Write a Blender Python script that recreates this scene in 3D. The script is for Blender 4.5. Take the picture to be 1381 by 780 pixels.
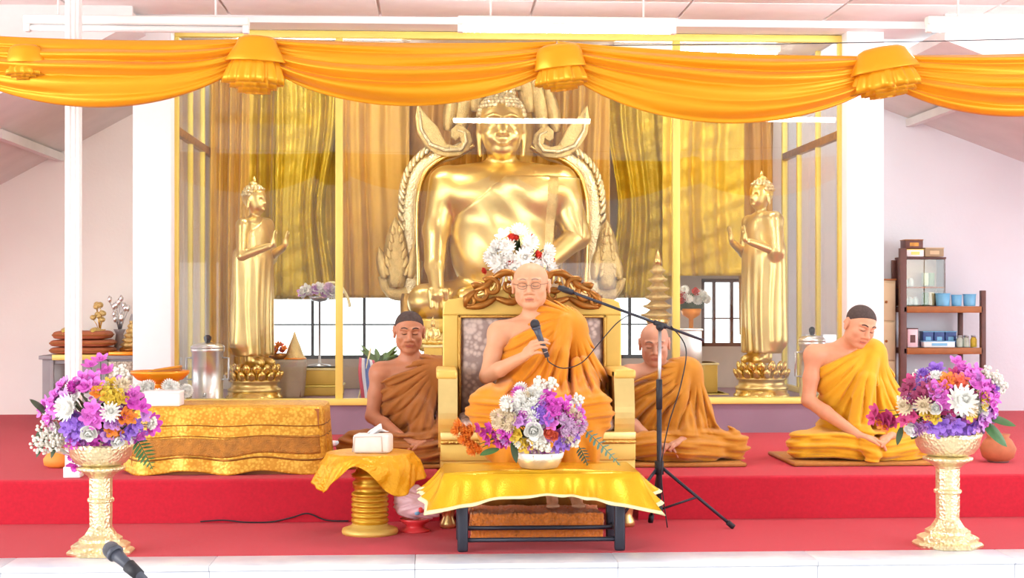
import bpy, bmesh, math, random
import numpy as np
from mathutils import Vector, Matrix, Euler
random.seed(7); RNG = np.random.RandomState(7)
for o in list(bpy.data.objects): bpy.data.objects.remove(o)
SC = bpy.context.scene; COL = SC.collection
PI = math.pi
# ------------------------------------------------------------------ camera
FPX, CX, HY, CAMZ, YAW = 2040.0, 690.5, 405.0, 1.19, math.radians(3.0)
cam = bpy.data.cameras.new('camera'); camo = bpy.data.objects.new('camera', cam); COL.objects.link(camo)
camo.location = (0, 0, CAMZ); camo.rotation_euler = (PI/2, 0, -YAW)
cam.sensor_fit = 'HORIZONTAL'; cam.sensor_width = 36.0
cam.lens = 36.0*FPX/1381.0; cam.shift_y = (HY-390.0)/1381.0
cam.clip_start = 0.05; cam.clip_end = 200
SC.camera = camo
# ------------------------------------------------------------------ sky, daylight, exposure
w = bpy.data.worlds.new('sky'); SC.world = w; w.use_nodes = True
bg = w.node_tree.nodes['Background']
bg.inputs[0].default_value = (0.93, 0.96, 1.0, 1); bg.inputs[1].default_value = 2.4
def daylight(name, loc, aim, sx, sy, energy, color):                        # the open sides of the hall
    l = bpy.data.lights.new(name, 'AREA'); l.energy = energy; l.shape = 'RECTANGLE'; l.size = sx; l.size_y = sy; l.color = color
    o = bpy.data.objects.new(name, l); COL.objects.link(o); o.location = loc
    o.rotation_euler = (Vector(aim)-Vector(loc)).to_track_quat('-Z', 'Y').to_euler()
daylight('daylight_left', (-8.5, 1.0, 2.0), (0, 10, 1.0), 7, 3.2, 420, (1.0, .98, .95))
daylight('daylight_right', (9.0, 1.0, 2.0), (0.5, 10, 1.0), 7, 3.2, 260, (.96, .98, 1.0))
vs = SC.view_settings
vs.view_transform = 'Standard'; vs.look = 'None'; vs.gamma = 1.0; vs.use_curve_mapping = False
vs.exposure = 0.45
# ------------------------------------------------------------------ helpers
def P(px, py, Y):
    """world point on the plane y = Y that the photograph shows at (px, py)"""
    u = (px-CX)/FPX
    rx = math.sin(YAW)+u*math.cos(YAW); ry = math.cos(YAW)-u*math.sin(YAW)
    t = Y/ry
    return Vector((t*rx, Y, CAMZ-(py-HY)/FPX*t))
def PX(px, Y): return P(px, HY, Y).x
def PZ(py, Y, px=690): return P(px, py, Y).z
def SZ(n, Y): return n*Y/FPX

def srgb(r, g, b):
    f = lambda c: (c/255/12.92) if c/255 <= .04045 else ((c/255+.055)/1.055)**2.4
    return (f(r), f(g), f(b), 1)
MATS = {}
def mat(name, c, rough=.6, metal=0., nscale=0., namt=.15, bump=0., bscale=60., c2=None, emit=0., sheen=0., attr=False, wave=None, coat=0., trans=0., sss=0.):
    m = bpy.data.materials.new(name); MATS[name] = m; m.use_nodes = True
    N, L = m.node_tree.nodes, m.node_tree.links; b = N['Principled BSDF']
    b.inputs['Base Color'].default_value = c; b.inputs['Roughness'].default_value = rough; b.inputs['Metallic'].default_value = metal
    if sheen: b.inputs['Sheen Weight'].default_value = sheen
    if coat: b.inputs['Coat Weight'].default_value = coat
    if trans: b.inputs['Transmission Weight'].default_value = trans
    if sss:
        b.inputs['Subsurface Weight'].default_value = sss; b.inputs['Subsurface Radius'].default_value = (.012, .005, .003); b.inputs['Subsurface Scale'].default_value = 1.0
    if emit:
        b.inputs['Emission Color'].default_value = c; b.inputs['Emission Strength'].default_value = emit
    tc = N.new('ShaderNodeTexCoord')
    src = None
    if nscale:
        n = N.new('ShaderNodeTexNoise'); n.inputs['Scale'].default_value = nscale; n.inputs['Detail'].default_value = 4
        L.new(tc.outputs['Object'], n.inputs['Vector'])
        r = N.new('ShaderNodeValToRGB'); r.color_ramp.elements[0].position = .3; r.color_ramp.elements[1].position = .7
        d = c2 if c2 else tuple(max(0, x*(1-namt*2)) for x in c[:3])+(1,)
        r.color_ramp.elements[0].color = d; r.color_ramp.elements[1].color = c
        L.new(n.outputs['Fac'], r.inputs['Fac']); src = r.outputs['Color']
    if attr:
        a = N.new('ShaderNodeVertexColor'); a.layer_name = 'Col'
        if src:
            mx = N.new('ShaderNodeMixRGB'); mx.blend_type = 'MULTIPLY'; mx.inputs[0].default_value = 1
            L.new(src, mx.inputs[1]); L.new(a.outputs['Color'], mx.inputs[2]); src = mx.outputs['Color']
        else: src = a.outputs['Color']
    if src: L.new(src, b.inputs['Base Color'])
    if bump:
        bp = N.new('ShaderNodeBump'); bp.inputs['Strength'].default_value = bump; bp.inputs['Distance'].default_value = .01
        if wave == 'vor':
            t = N.new('ShaderNodeTexVoronoi'); t.inputs['Scale'].default_value = bscale; h = t.outputs['Distance']
        elif wave == 'wave':
            t = N.new('ShaderNodeTexWave'); t.inputs['Scale'].default_value = bscale; t.inputs['Distortion'].default_value = 6; h = t.outputs['Fac']
        else:
            t = N.new('ShaderNodeTexNoise'); t.inputs['Scale'].default_value = bscale; t.inputs['Detail'].default_value = 3; h = t.outputs['Fac']
        L.new(tc.outputs['Object'], t.inputs['Vector']); L.new(h, bp.inputs['Height']); L.new(bp.outputs['Normal'], b.inputs['Normal'])
    return m

def brocade(name, c, c2, scale, rough=.5, metal=.3, bump=.5):
    """woven cloth: voronoi flowers of a second thread colour"""
    m = mat(name, c, rough, metal); N, L = m.node_tree.nodes, m.node_tree.links; b = N['Principled BSDF']
    tc = N.new('ShaderNodeTexCoord'); v = N.new('ShaderNodeTexVoronoi'); v.inputs['Scale'].default_value = scale
    L.new(tc.outputs['Object'], v.inputs['Vector'])
    n = N.new('ShaderNodeTexNoise'); n.inputs['Scale'].default_value = scale*.35; L.new(tc.outputs['Object'], n.inputs['Vector'])
    ad = N.new('ShaderNodeMath'); ad.operation = 'MULTIPLY'; L.new(v.outputs['Distance'], ad.inputs[0]); L.new(n.outputs['Fac'], ad.inputs[1])
    r = N.new('ShaderNodeValToRGB'); r.color_ramp.elements[0].position = .12; r.color_ramp.elements[1].position = .32
    r.color_ramp.elements[0].color = c; r.color_ramp.elements[1].color = c2
    L.new(ad.outputs[0], r.inputs['Fac']); L.new(r.outputs['Color'], b.inputs['Base Color'])
    bp = N.new('ShaderNodeBump'); bp.inputs['Strength'].default_value = bump; bp.inputs['Distance'].default_value = .006
    L.new(ad.outputs[0], bp.inputs['Height']); L.new(bp.outputs['Normal'], b.inputs['Normal'])
    return m

GOLD = mat('gold', (.92, .66, .22, 1), .24, 1., 9., .08, .12, 30)
GOLD_PALE = mat('gold_pale', (.93, .80, .48, 1), .34, .75, 12., .1, .5, 70, wave='vor')
GOLD_DARK = mat('gold_dark', (.62, .36, .09, 1), .33, 1., 12., .15, .5, 90)
GOLD_STATUE = mat('gold_statue', (.87, .655, .24, 1), .32, .95, 5., .05)
GOLD_CARVED = mat('gold_carved', (.84, .62, .25, 1), .42, .7, 20., .12, .8, 110)
GOLD_PAINT = mat('gold_paint', srgb(232, 196, 100), .42, .25, 8., .05)
GOLD_BROWN = mat('gold_brown', srgb(178, 118, 48), .35, .6, 20., .25)
GOLD_SATIN = mat('gold_satin', (.87, .65, .26, 1), .32, .85, 6., .1)
FRAME_YELLOW = mat('frame_yellow', srgb(238, 214, 110), .4, .1, 6., .04)
SILVER = mat('silver', (.92, .92, .93, 1), .3, 1., 8., .06)
STEEL = mat('steel', (.55, .57, .60, 1), .3, 1.)
BLACK_METAL = mat('black_metal', srgb(52, 54, 66), .45, .3)
BLACK = mat('black_rubber', srgb(38, 38, 46), .6)
GREY_PLASTIC = mat('grey_plastic', srgb(74, 78, 92), .4)
MIC_GRILLE = mat('mic_grille', srgb(120, 122, 130), .45, .8, 0, 0, .8, 500, wave='vor')
WHITE_PAINT = mat('white_paint', srgb(244, 242, 242), .6, 0, 3., .02)
WALL_L = mat('wall_plaster_lit_tint', srgb(250, 245, 240), .8, 0, 2., .02, .1, 40)  # white plaster, left side's brighter light put into a paler, warmer colour
WALL_R = mat('wall_plaster_shade_tint', srgb(228, 228, 236), .8, 0, 2., .02, .1, 40)  # same white plaster, right side's dimmer light put into a greyer, cooler colour
SOFFIT = mat('soffit', srgb(232, 226, 224), .8, 0, 3., .05)
CEIL = mat('ceiling_board', srgb(250, 248, 246), .8, 0, 6., .03)
MAUVE = mat('plinth_mauve', srgb(150, 122, 140), .6, 0, 4., .06)
MARBLE = mat('white_marble', srgb(240, 241, 246), .3, 0, 5., .03, c2=srgb(206, 214, 230))
CONCRETE = mat('hall_floor', srgb(214, 210, 206), .5, 0, 3., .04)
CARPET = mat('red_carpet', srgb(212, 26, 54), .95, 0, 60., .07, .5, 500, sheen=.14)
SATIN = mat('satin_gold_cloth', srgb(240, 166, 14), .33, .35, 3., .03, .06, 300, sheen=.1)
SATIN_Y = mat('satin_yellow_cloth', srgb(240, 186, 26), .24, .45, 10., .08, .2, 160)
CREAM = mat('cream_lining', srgb(250, 236, 178), .7)
SATIN_C = mat('crinkled_gold_cloth', srgb(240, 172, 20), .34, .3, 5., .06, .9, 38)
ROBE_A = mat('robe_amber', srgb(230, 146, 8), .75, 0, 14., .06, .25, 300, sheen=.2)
ROBE_B = mat('robe_brown', srgb(170, 102, 32), .75, 0, 14., .08, .25, 300, sheen=.15)
ROBE_C = mat('robe_ochre', srgb(206, 136, 20), .75, 0, 14., .07, .25, 300, sheen=.2)
ROBE_D = mat('robe_gold', srgb(234, 172, 10), .75, 0, 14., .06, .25, 300, sheen=.2)
SKIN = mat('skin', (1, 1, 1, 1), .5, 0, 30., .03, attr=True, sss=.12)
HAIR_BLACK = mat('hair_black', srgb(84, 68, 64), .85, 0, 90., .2, .4, 400)
HAIR_GREY = mat('hair_grey', srgb(196, 178, 168), .8, 0, 90., .1, .3, 400)
CURT_T = mat('curtain_tan', srgb(214, 164, 62), .55, .1, 3., .12, .12, 120, sheen=.3)
CURT_G = mat('curtain_gold', srgb(226, 186, 44), .42, .3, 4., .14, .35, 90, sheen=.3)
CURT_O = mat('curtain_olive', srgb(214, 180, 44), .4, .35, 6., .16, .6, 60)
CURT_B = mat('curtain_brown', srgb(198, 142, 52), .6, .05, 3., .12, .12, 120)
TOWEL = mat('orange_towel', srgb(255, 142, 40), .95, 0, 90., .06, .8, 240, sheen=.6)
WOOD = mat('dark_wood', srgb(112, 70, 62), .5, 0, 12., .12)
WOOD_O = mat('orange_wood', srgb(176, 104, 44), .5, 0, 12., .12)
MATSTRAW = mat('straw_mat', srgb(190, 128, 56), .7, 0, 30., .1)
TAN = mat('tan_board', srgb(222, 196, 158), .7, 0, 5., .05)
CARD = mat('cardboard', srgb(178, 156, 126), .8, 0, 9., .06)
GREY = mat('grey_paint', srgb(168, 164, 168), .6, 0, 6., .04)
GREYCLOTH = mat('grey_cloth', srgb(176, 160, 140), .8, 0, 8., .06)
TERRA = mat('cushion_terracotta', srgb(196, 116, 78), .7, 0, 20., .1)
MAROON = mat('maroon', srgb(120, 76, 74), .6, 0, 12., .2)
BLUE = mat('blue_plastic', srgb(122, 190, 230), .4)
NAVY = mat('navy_pack', srgb(64, 92, 160), .5, 0, 40., .2)
WHITE = mat('white_gloss', srgb(246, 244, 244), .4)
TISSUE = mat('tissue_cover', srgb(244, 236, 230), .85, 0, 20., .04)
PINK = mat('pink_plastic', srgb(244, 206, 214), .3)
REDTRAY = mat('red_plastic', srgb(226, 60, 66), .35)
ORANGE = mat('orange_gloss', srgb(242, 150, 30), .3, .3)
FLAGRED = mat('flag_red', srgb(214, 90, 110), .7); FLAGBLUE = mat('flag_blue', srgb(84, 104, 168), .7); FLAGWHITE = mat('flag_white', srgb(240, 238, 244), .7)
LEAF = mat('leaf_green', srgb(70, 118, 60), .5, 0, 20., .15); LEAFD = mat('leaf_dark', srgb(64, 84, 52), .5, 0, 20., .15); LEAFB = mat('leaf_bluegreen', srgb(96, 140, 122), .5, 0, 20., .15)
GYPS = mat('gypsophila_white', srgb(236, 232, 220), .8)
BRO_UP = brocade('brocade_mauve', srgb(210, 190, 180), srgb(160, 138, 132), 34, .45, .2)
BRO_GOLD = brocade('brocade_gold', srgb(244, 196, 76), srgb(218, 156, 44), 62, .4, .3)
DARKGLASS = mat('dark_screen', srgb(92, 72, 70), .3)
JAR = mat('jar_glass', srgb(214, 224, 206), .15, 0, 14., .2)
TUBE_ON = mat('lamp_tube_lit', (1, .98, .96, 1), .5, emit=100.)
CASE_FILL = mat('case_fill_glow', (1, .97, .9, 1), .5, emit=60.)  # glow of the fill tubes added inside the glass case
LAMPWHITE = mat('lamp_housing', srgb(250, 248, 246), .5)
PALEBLUE = mat('pale_blue_curtain', srgb(198, 220, 236), .7, 0, 3., .05)
PLANTG = mat('plant_green', srgb(120, 156, 92), .6, 0, 9., .15)
BLOCK = mat('grey_block', srgb(206, 192, 180), .8, 0, 4., .05)
def glass_mat():
    m = bpy.data.materials.new('pane_glass'); m.use_nodes = True; N, L = m.node_tree.nodes, m.node_tree.links
    N.clear(); o = N.new('ShaderNodeOutputMaterial'); mx = N.new('ShaderNodeMixShader'); t = N.new('ShaderNodeBsdfTransparent'); g = N.new('ShaderNodeBsdfGlossy')
    g.inputs['Roughness'].default_value = .012; t.inputs[0].default_value = (.97, .98, .97, 1); fr = N.new('ShaderNodeFresnel'); ge = N.new('ShaderNodeNewGeometry'); mr = N.new('ShaderNodeMapRange'); mr.inputs['To Min'].default_value = 1.5; mr.inputs['To Max'].default_value = 1/1.5; L.new(ge.outputs['Backfacing'], mr.inputs['Value']); L.new(mr.outputs[0], fr.inputs['IOR'])
    L.new(fr.outputs[0], mx.inputs[0]); L.new(t.outputs[0], mx.inputs[1]); L.new(g.outputs[0], mx.inputs[2]); L.new(mx.outputs[0], o.inputs[0])
    return m
GLASS = glass_mat()

def link(name, me, m=None, parent=None):
    o = bpy.data.objects.new(name, me); COL.objects.link(o)
    if m is not None and me is not None: me.materials.append(m)
    if parent is not None: o.parent = parent
    return o
def tag(o, label=None, cat=None, group=None, kind=None):
    if label: o['label'] = label
    if cat: o['category'] = cat
    if group: o['group'] = group
    if kind: o['kind'] = kind
    return o
def thing(name, label, cat, loc=(0, 0, 0), rz=0., group=None):
    o = bpy.data.objects.new(name, None); COL.objects.link(o); o.location = loc; o.rotation_euler = (0, 0, rz)
    o.empty_display_size = .1
    return tag(o, label, cat, group)
def struct(name, mb, m, parent=None, label=None):
    o = mb.build(name, m, parent)
    if parent is None: tag(o, label, None, None, 'structure')
    return o
def copy_tree(o, parent=None):
    c = o.copy(); COL.objects.link(c); c.parent = parent
    for ch in list(o.children): copy_tree(ch, c)
    return c

class MB:
    def __init__(s): s.v, s.f, s.s = [], [], []
    def add(s, V, F, smooth=False):
        n = len(s.v); s.v.extend([tuple(p) for p in V]); s.f.extend([tuple(i+n for i in f) for f in F]); s.s.extend([smooth]*len(F)); return s
    def box(s, c, d, bev=0., R=None, seg=2, taper=1.):
        bm = bmesh.new(); bmesh.ops.create_cube(bm, size=1.0)
        for v in bm.verts:
            k = taper if v.co.z > 0 else 1.
            v.co = Vector((v.co.x*d[0]*k, v.co.y*d[1]*k, v.co.z*d[2]))
        if bev > 0: bmesh.ops.bevel(bm, geom=list(bm.edges), offset=min(bev, min(d)*.49), segments=seg, profile=.5, affect='EDGES')
        bm.verts.index_update()
        V = [((R @ v.co) if R is not None else v.co)+Vector(c) for v in bm.verts]; F = [[v.index for v in f.verts] for f in bm.faces]; bm.free()
        return s.add(V, F, bev > 0 and seg > 1)
    def b2(s, x0, x1, y0, y1, z0, z1, bev=0.): return s.box(((x0+x1)/2, (y0+y1)/2, (z0+z1)/2), (x1-x0, y1-y0, z1-z0), bev)
    def tube(s, pts, r, n=10, cap=True, flat=1., up=None):
        pts = [Vector(p) for p in pts]; m = len(pts)
        rs = [r]*m if isinstance(r, (int, float)) else list(r)
        V, F = [], []; prev = None
        for i, p in enumerate(pts):
            t = (pts[min(i+1, m-1)]-pts[max(i-1, 0)]).normalized()
            if prev is None:
                a = Vector(up) if up is not None else (Vector((0, 0, 1)) if abs(t.z) < .9 else Vector((1, 0, 0)))
                u = (a-t*a.dot(t)).normalized()
            else: u = (prev-t*prev.dot(t)).normalized()
            prev = u; q = t.cross(u)
            for k in range(n):
                an = 2*PI*k/n; V.append(p+u*(math.cos(an)*rs[i])+q*(math.sin(an)*rs[i]*flat))
        for i in range(m-1):
            for k in range(n): F.append((i*n+k, i*n+(k+1) % n, (i+1)*n+(k+1) % n, (i+1)*n+k))
        if cap: F.append(tuple(range(n))[::-1]); F.append(tuple((m-1)*n+k for k in range(n)))
        return s.add(V, F, True)
    def lathe(s, prof, n=28, c=(0, 0, 0), R=None, sq=(1, 1), flute=0., nf=0, fn=None):
        V, F = [], []; m = len(prof); c = Vector(c)
        for i, (r, z) in enumerate(prof):
            for k in range(n):
                a = 2*PI*k/n; rr = r
                if nf: rr = r*(1+flute*math.cos(nf*a))
                if fn: rr = r*fn(a, i/(m-1))
                p = Vector((rr*math.cos(a)*sq[0], rr*math.sin(a)*sq[1], z)); V.append(c+((R @ p) if R is not None else p))
        for i in range(m-1):
            for k in range(n): F.append((i*n+k, i*n+(k+1) % n, (i+1)*n+(k+1) % n, (i+1)*n+k))
        F.append(tuple(range(n))[::-1]); F.append(tuple((m-1)*n+k for k in range(n)))
        return s.add(V, F, True)
    def grid(s, fn, nu, nv, close_u=False):
        V = [fn(i/(nu if close_u else nu-1), j/(nv-1)) for j in range(nv) for i in range(nu)]
        F = []
        for j in range(nv-1):
            for i in range(nu if close_u else nu-1):
                i2 = (i+1) % nu; F.append((j*nu+i, j*nu+i2, (j+1)*nu+i2, (j+1)*nu+i))
        return s.add(V, F, True)
    def ell(s, c, r, n=14, R=None):
        m = max(6, n//2); prof = [(math.sin(PI*i/m)*.999+.001, -math.cos(PI*i/m)) for i in range(m+1)]
        V, F = [], []; c = Vector(c)
        for (a, z) in prof:
            for k in range(n):
                an = 2*PI*k/n; p = Vector((a*math.cos(an)*r[0], a*math.sin(an)*r[1], z*r[2])); V.append(c+((R @ p) if R is not None else p))
        for i in range(m):
            for k in range(n): F.append((i*n+k, i*n+(k+1) % n, (i+1)*n+(k+1) % n, (i+1)*n+k))
        return s.add(V, F, True)
    def plate(s, poly, th, M=None, bev=0.):
        """2D outline (x, z) given thickness th along y, edges bevelled"""
        bm = bmesh.new(); vs_ = [bm.verts.new((p[0], -th/2, p[1])) for p in poly]
        f = bm.faces.new(vs_); r = bmesh.ops.extrude_face_region(bm, geom=[f])
        for e in r['geom']:
            if isinstance(e, bmesh.types.BMVert): e.co.y += th
        if bev:
            ed = [e for e in bm.edges if abs(e.verts[0].co.y-e.verts[1].co.y) < 1e-6]
            bmesh.ops.bevel(bm, geom=ed, offset=bev, segments=2, profile=.6, affect='EDGES')
        bmesh.ops.triangulate(bm, faces=[f for f in bm.faces if len(f.verts) > 4]); bmesh.ops.recalc_face_normals(bm, faces=list(bm.faces))
        bm.verts.index_update(); V = [(M @ v.co) if M is not None else v.co.copy() for v in bm.verts]; F = [[v.index for v in f.verts] for f in bm.faces]; bm.free()
        return s.add(V, F, False)
    def build(s, name, m=None, parent=None, solid=0., sub=0):
        me = bpy.data.meshes.new(name); me.from_pydata(s.v, [], s.f); me.polygons.foreach_set('use_smooth', s.s); me.update()
        o = link(name, me, m, parent)
        if solid:
            md = o.modifiers.new('Solidify', 'SOLIDIFY'); md.thickness = solid; md.offset = 0
        if sub:
            md = o.modifiers.new('Subsurf', 'SUBSURF'); md.levels = sub; md.render_levels = sub
        return o
def mat4(loc=(0, 0, 0), rot=(0, 0, 0), sc=(1, 1, 1)): return Matrix.LocRotScale(Vector(loc), Euler(rot), Vector(sc))

# ---- signed distance fields for bodies and cloth
class SDF:
    def __init__(s, lo, hi, h):
        s.lo, s.h = np.array(lo, np.float32), h
        s.n = [int(math.ceil((hi[i]-lo[i])/h))+1 for i in range(3)]
        s.ax = [(lo[i]+h*np.arange(s.n[i])).astype(np.float32) for i in range(3)]
        s.d = np.full(s.n, .3, np.float32)
    def sub(s, lo, hi):
        sl = []
        for i in range(3):
            a = max(0, int(math.floor((lo[i]-s.lo[i])/s.h))); b = min(s.n[i], int(math.ceil((hi[i]-s.lo[i])/s.h))+1)
            if b <= a: return None, None
            sl.append(slice(a, b))
        X, Y, Z = s.ax[0][sl[0]][:, None, None], s.ax[1][sl[1]][None, :, None], s.ax[2][sl[2]][None, None, :]
        return tuple(sl), (X, Y, Z)
    def put(s, sl, v, k, op):
        d = s.d[sl]
        if op == 'add':
            if k > 0:
                h = np.maximum(k-np.abs(d-v), 0)/k; s.d[sl] = np.minimum(d, v)-h*h*k*.25
            else: s.d[sl] = np.minimum(d, v)
        else:
            v = -v
            if k > 0:
                h = np.maximum(k-np.abs(d-v), 0)/k; s.d[sl] = np.maximum(d, v)+h*h*k*.25
            else: s.d[sl] = np.maximum(d, v)
    def cap(s, a, b, ra, rb=None, k=.02, op='add'):
        a, b = np.array(a, np.float32), np.array(b, np.float32); rb = ra if rb is None else rb
        m = max(ra, rb)+.035+k
        sl, g = s.sub(np.minimum(a, b)-m, np.maximum(a, b)+m)
        if sl is None: return s
        ba = b-a; L2 = float(ba@ba)+1e-12
        x, y, z = g[0]-a[0], g[1]-a[1], g[2]-a[2]
        t = np.clip((x*ba[0]+y*ba[1]+z*ba[2])/L2, 0, 1)
        v = np.sqrt((x-t*ba[0])**2+(y-t*ba[1])**2+(z-t*ba[2])**2)-(ra+(rb-ra)*t)
        s.put(sl, v, k, op); return s
    def ell(s, c, r, k=.02, op='add', R=None):
        c = np.array(c, np.float32); m = max(r)+.035+k
        sl, g = s.sub(c-m, c+m)
        if sl is None: return s
        x, y, z = g[0]-c[0], g[1]-c[1], g[2]-c[2]
        if R is not None:
            R = np.array(R, np.float32)
            x, y, z = R[0, 0]*x+R[1, 0]*y+R[2, 0]*z, R[0, 1]*x+R[1, 1]*y+R[2, 1]*z, R[0, 2]*x+R[1, 2]*y+R[2, 2]*z
        k0 = np.sqrt((x/r[0])**2+(y/r[1])**2+(z/r[2])**2); k1 = np.sqrt((x/r[0]**2)**2+(y/r[1]**2)**2+(z/r[2]**2)**2)+1e-6
        v = k0*(k0-1)/k1
        s.put(sl, v, k, op); return s
    def half(s, q, n, k=.01):
        """keep dot(p-q, n) <= 0"""
        n = np.array(n, np.float32); n /= np.linalg.norm(n)
        X, Y, Z = s.ax[0][:, None, None], s.ax[1][None, :, None], s.ax[2][None, None, :]
        v = (X-q[0])*n[0]+(Y-q[1])*n[1]+(Z-q[2])*n[2]
        h = np.maximum(k-np.abs(s.d-v), 0)/k; s.d = np.maximum(s.d, v)+h*h*k*.25; return s
    def grids(s): return s.ax[0][:, None, None], s.ax[1][None, :, None], s.ax[2][None, None, :]
    def mesh(s, name, m, parent=None, colfn=None):
        d = s.d.copy()
        for i in range(3):                                   # close at the borders
            a = [slice(None)]*3; a[i] = 0; d[tuple(a)] = np.maximum(d[tuple(a)], .01); a[i] = -1; d[tuple(a)] = np.maximum(d[tuple(a)], .01)
        ins = d < 0; nx, ny, nz = d.shape
        cnt = np.zeros((nx-1, ny-1, nz-1), np.int8); off = [(i, j, k) for i in (0, 1) for j in (0, 1) for k in (0, 1)]
        for i, j, k in off: cnt += ins[i:nx-1+i, j:ny-1+j, k:nz-1+k]
        cells = np.argwhere((cnt > 0) & (cnt < 8)); idx = np.full(cnt.shape, -1, np.int32); idx[tuple(cells.T)] = np.arange(len(cells))
        c = {o: d[cells[:, 0]+o[0], cells[:, 1]+o[1], cells[:, 2]+o[2]] for o in off}
        acc = np.zeros((len(cells), 3)); num = np.zeros(len(cells))
        for o in off:
            for ax in range(3):
                if o[ax] == 0:
                    q = list(o); q[ax] = 1; a, b = c[o], c[tuple(q)]
                    cr = (a < 0) != (b < 0); t = np.where(cr, a/np.where(cr, a-b, 1), 0)
                    p = np.tile(np.array(o, float), (len(cells), 1)); p[:, ax] = t
                    acc += p*cr[:, None]; num += cr
        V = s.lo+(cells+acc/num[:, None])*s.h
        Q = []
        for ax in range(3):
            a = [slice(0, n) for n in d.shape]; b = list(a); a[ax] = slice(0, d.shape[ax]-1); b[ax] = slice(1, d.shape[ax])
            e = np.argwhere(ins[tuple(a)] != ins[tuple(b)]); u, w_ = (ax+1) % 3, (ax+2) % 3
            e = e[(e[:, u] > 0) & (e[:, w_] > 0) & (e[:, u] < d.shape[u]-1) & (e[:, w_] < d.shape[w_]-1)]
            du = np.zeros(3, int); du[u] = 1; dw = np.zeros(3, int); dw[w_] = 1
            g = lambda z: idx[tuple(z.T)]
            q = np.stack([g(e-du-dw), g(e-dw), g(e), g(e-du)], 1)
            fl = ~ins[tuple(e.T)]; q[fl] = q[fl][:, ::-1]; Q.append(q)
        Q = np.concatenate(Q); Q = Q[(Q >= 0).all(1)]
        me = bpy.data.meshes.new(name); me.vertices.add(len(V)); me.vertices.foreach_set('co', V.astype(np.float32).ravel())
        me.loops.add(Q.size); me.loops.foreach_set('vertex_index', Q.astype(np.int32).ravel())
        me.polygons.add(len(Q)); me.polygons.foreach_set('loop_start', np.arange(0, Q.size, 4, dtype=np.int32))
        me.polygons.foreach_set('use_smooth', np.ones(len(Q), bool)); me.update(calc_edges=True); me.validate()
        if colfn is not None:
            at = me.color_attributes.new('Col', 'FLOAT_COLOR', 'POINT'); C = np.ones((len(V), 4), np.float32); C[:, :3] = colfn(V)
            at.data.foreach_set('color', C.ravel())
        return link(name, me, m, parent)
def sstep(a, b, x):
    t = np.clip((x-a)/(b-a), 0, 1); return t*t*(3-2*t)
# ------------------------------------------------------------------ the setting
YE, YR, YG, YB = 7.10, 8.14, 10.80, 12.80           # carpet edge, riser, glass front, back wall
ZP = .236                                            # platform top
XA, XB = -5.6, 6.4
# stage floor
m = MB(); m.b2(XA, XB, YE, YG+2.4, -.12, 0.0); struct('floor', m, CARPET, label='red carpet on the lower stage floor')
TX0, TX1 = PX(588, YR)+.02, PX(866, YR)-.02          # recess for the throne
m = MB(); z0, z1 = .0, ZP
poly = [(XA, YR), (TX0, YR), (TX0, YR+.62), (TX1, YR+.62), (TX1, YR), (XB, YR), (XB, YB), (XA, YB)]
bm = bmesh.new(); f = bm.faces.new([bm.verts.new((p[0], p[1], 0.001)) for p in poly]); r = bmesh.ops.extrude_face_region(bm, geom=[f])
for e in r['geom']:
    if isinstance(e, bmesh.types.BMVert): e.co.z = ZP
ed = [e for e in bm.edges if all(abs(v.co.z-ZP) < 1e-5 for v in e.verts) and all(v.co.y < YR+.7 for v in e.verts)]
bmesh.ops.bevel(bm, geom=ed, offset=.02, segments=3, profile=.5, affect='EDGES'); bmesh.ops.recalc_face_normals(bm, faces=list(bm.faces))
bmesh.ops.triangulate(bm, faces=[f for f in bm.faces if len(f.verts) > 4])
me = bpy.data.meshes.new('floor_platform'); bm.to_mesh(me); bm.free()
tag(link('floor_platform', me, CARPET), 'raised red carpeted platform the robed people sit on', None, None, 'structure')
# white marble nosing and face at the front of the stage
edge = bpy.data.objects.new('trim_1', None); COL.objects.link(edge); tag(edge, 'white marble edging along the front of the stage', None, None, 'structure')
pw = .92; nose = MB().box((0, 0, 0), (pw-.0015, .27, .024), .003).build('tile', MARBLE, edge); face = MB().box((0, 0, 0), (pw-.0015, .03, .43), .003).build('tile', MARBLE, edge)
n = int((XB-XA)/pw)
for i in range(n):
    for src, loc in ((nose, (XA+pw*(i+.5), YE-.137, -.013)), (face, (XA+pw*(i+.5), YE-.245, -.242))):
        o = src if i == 0 else src.copy()
        if i: COL.objects.link(o)
        o.location = loc
m = MB(); m.b2(XA, XB, YE-.22, YE-.005, -.46, -.028); m.build('core', MARBLE, edge)
m = MB(); m.b2(-16, 16, -16, YE+8, -.60, -.46); struct('ground', m, CONCRETE, label='pale hall floor in front of the stage')
# plinth and sill of the glass case
CXL, CXR = PX(233, YG), PX(1139, YG)
m = MB(); m.b2(CXL-.30, CXR+.30, YG-.02, YB-.02, ZP, .445); struct('trim_2', m, MAUVE, label='mauve plinth under the glass case')
# columns
for i, (a, b) in enumerate(((181, 233), (1139, 1189))):
    x0, x1 = PX(a, YG-.1), PX(b, YG-.1)
    m = MB(); m.b2(x0, x1, YG-.16, YG+.12, ZP, 3.12, .008); o = struct('column', m, WHITE_PAINT, label=('white square column left of the glass case', 'white square column right of the glass case')[i])
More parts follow.
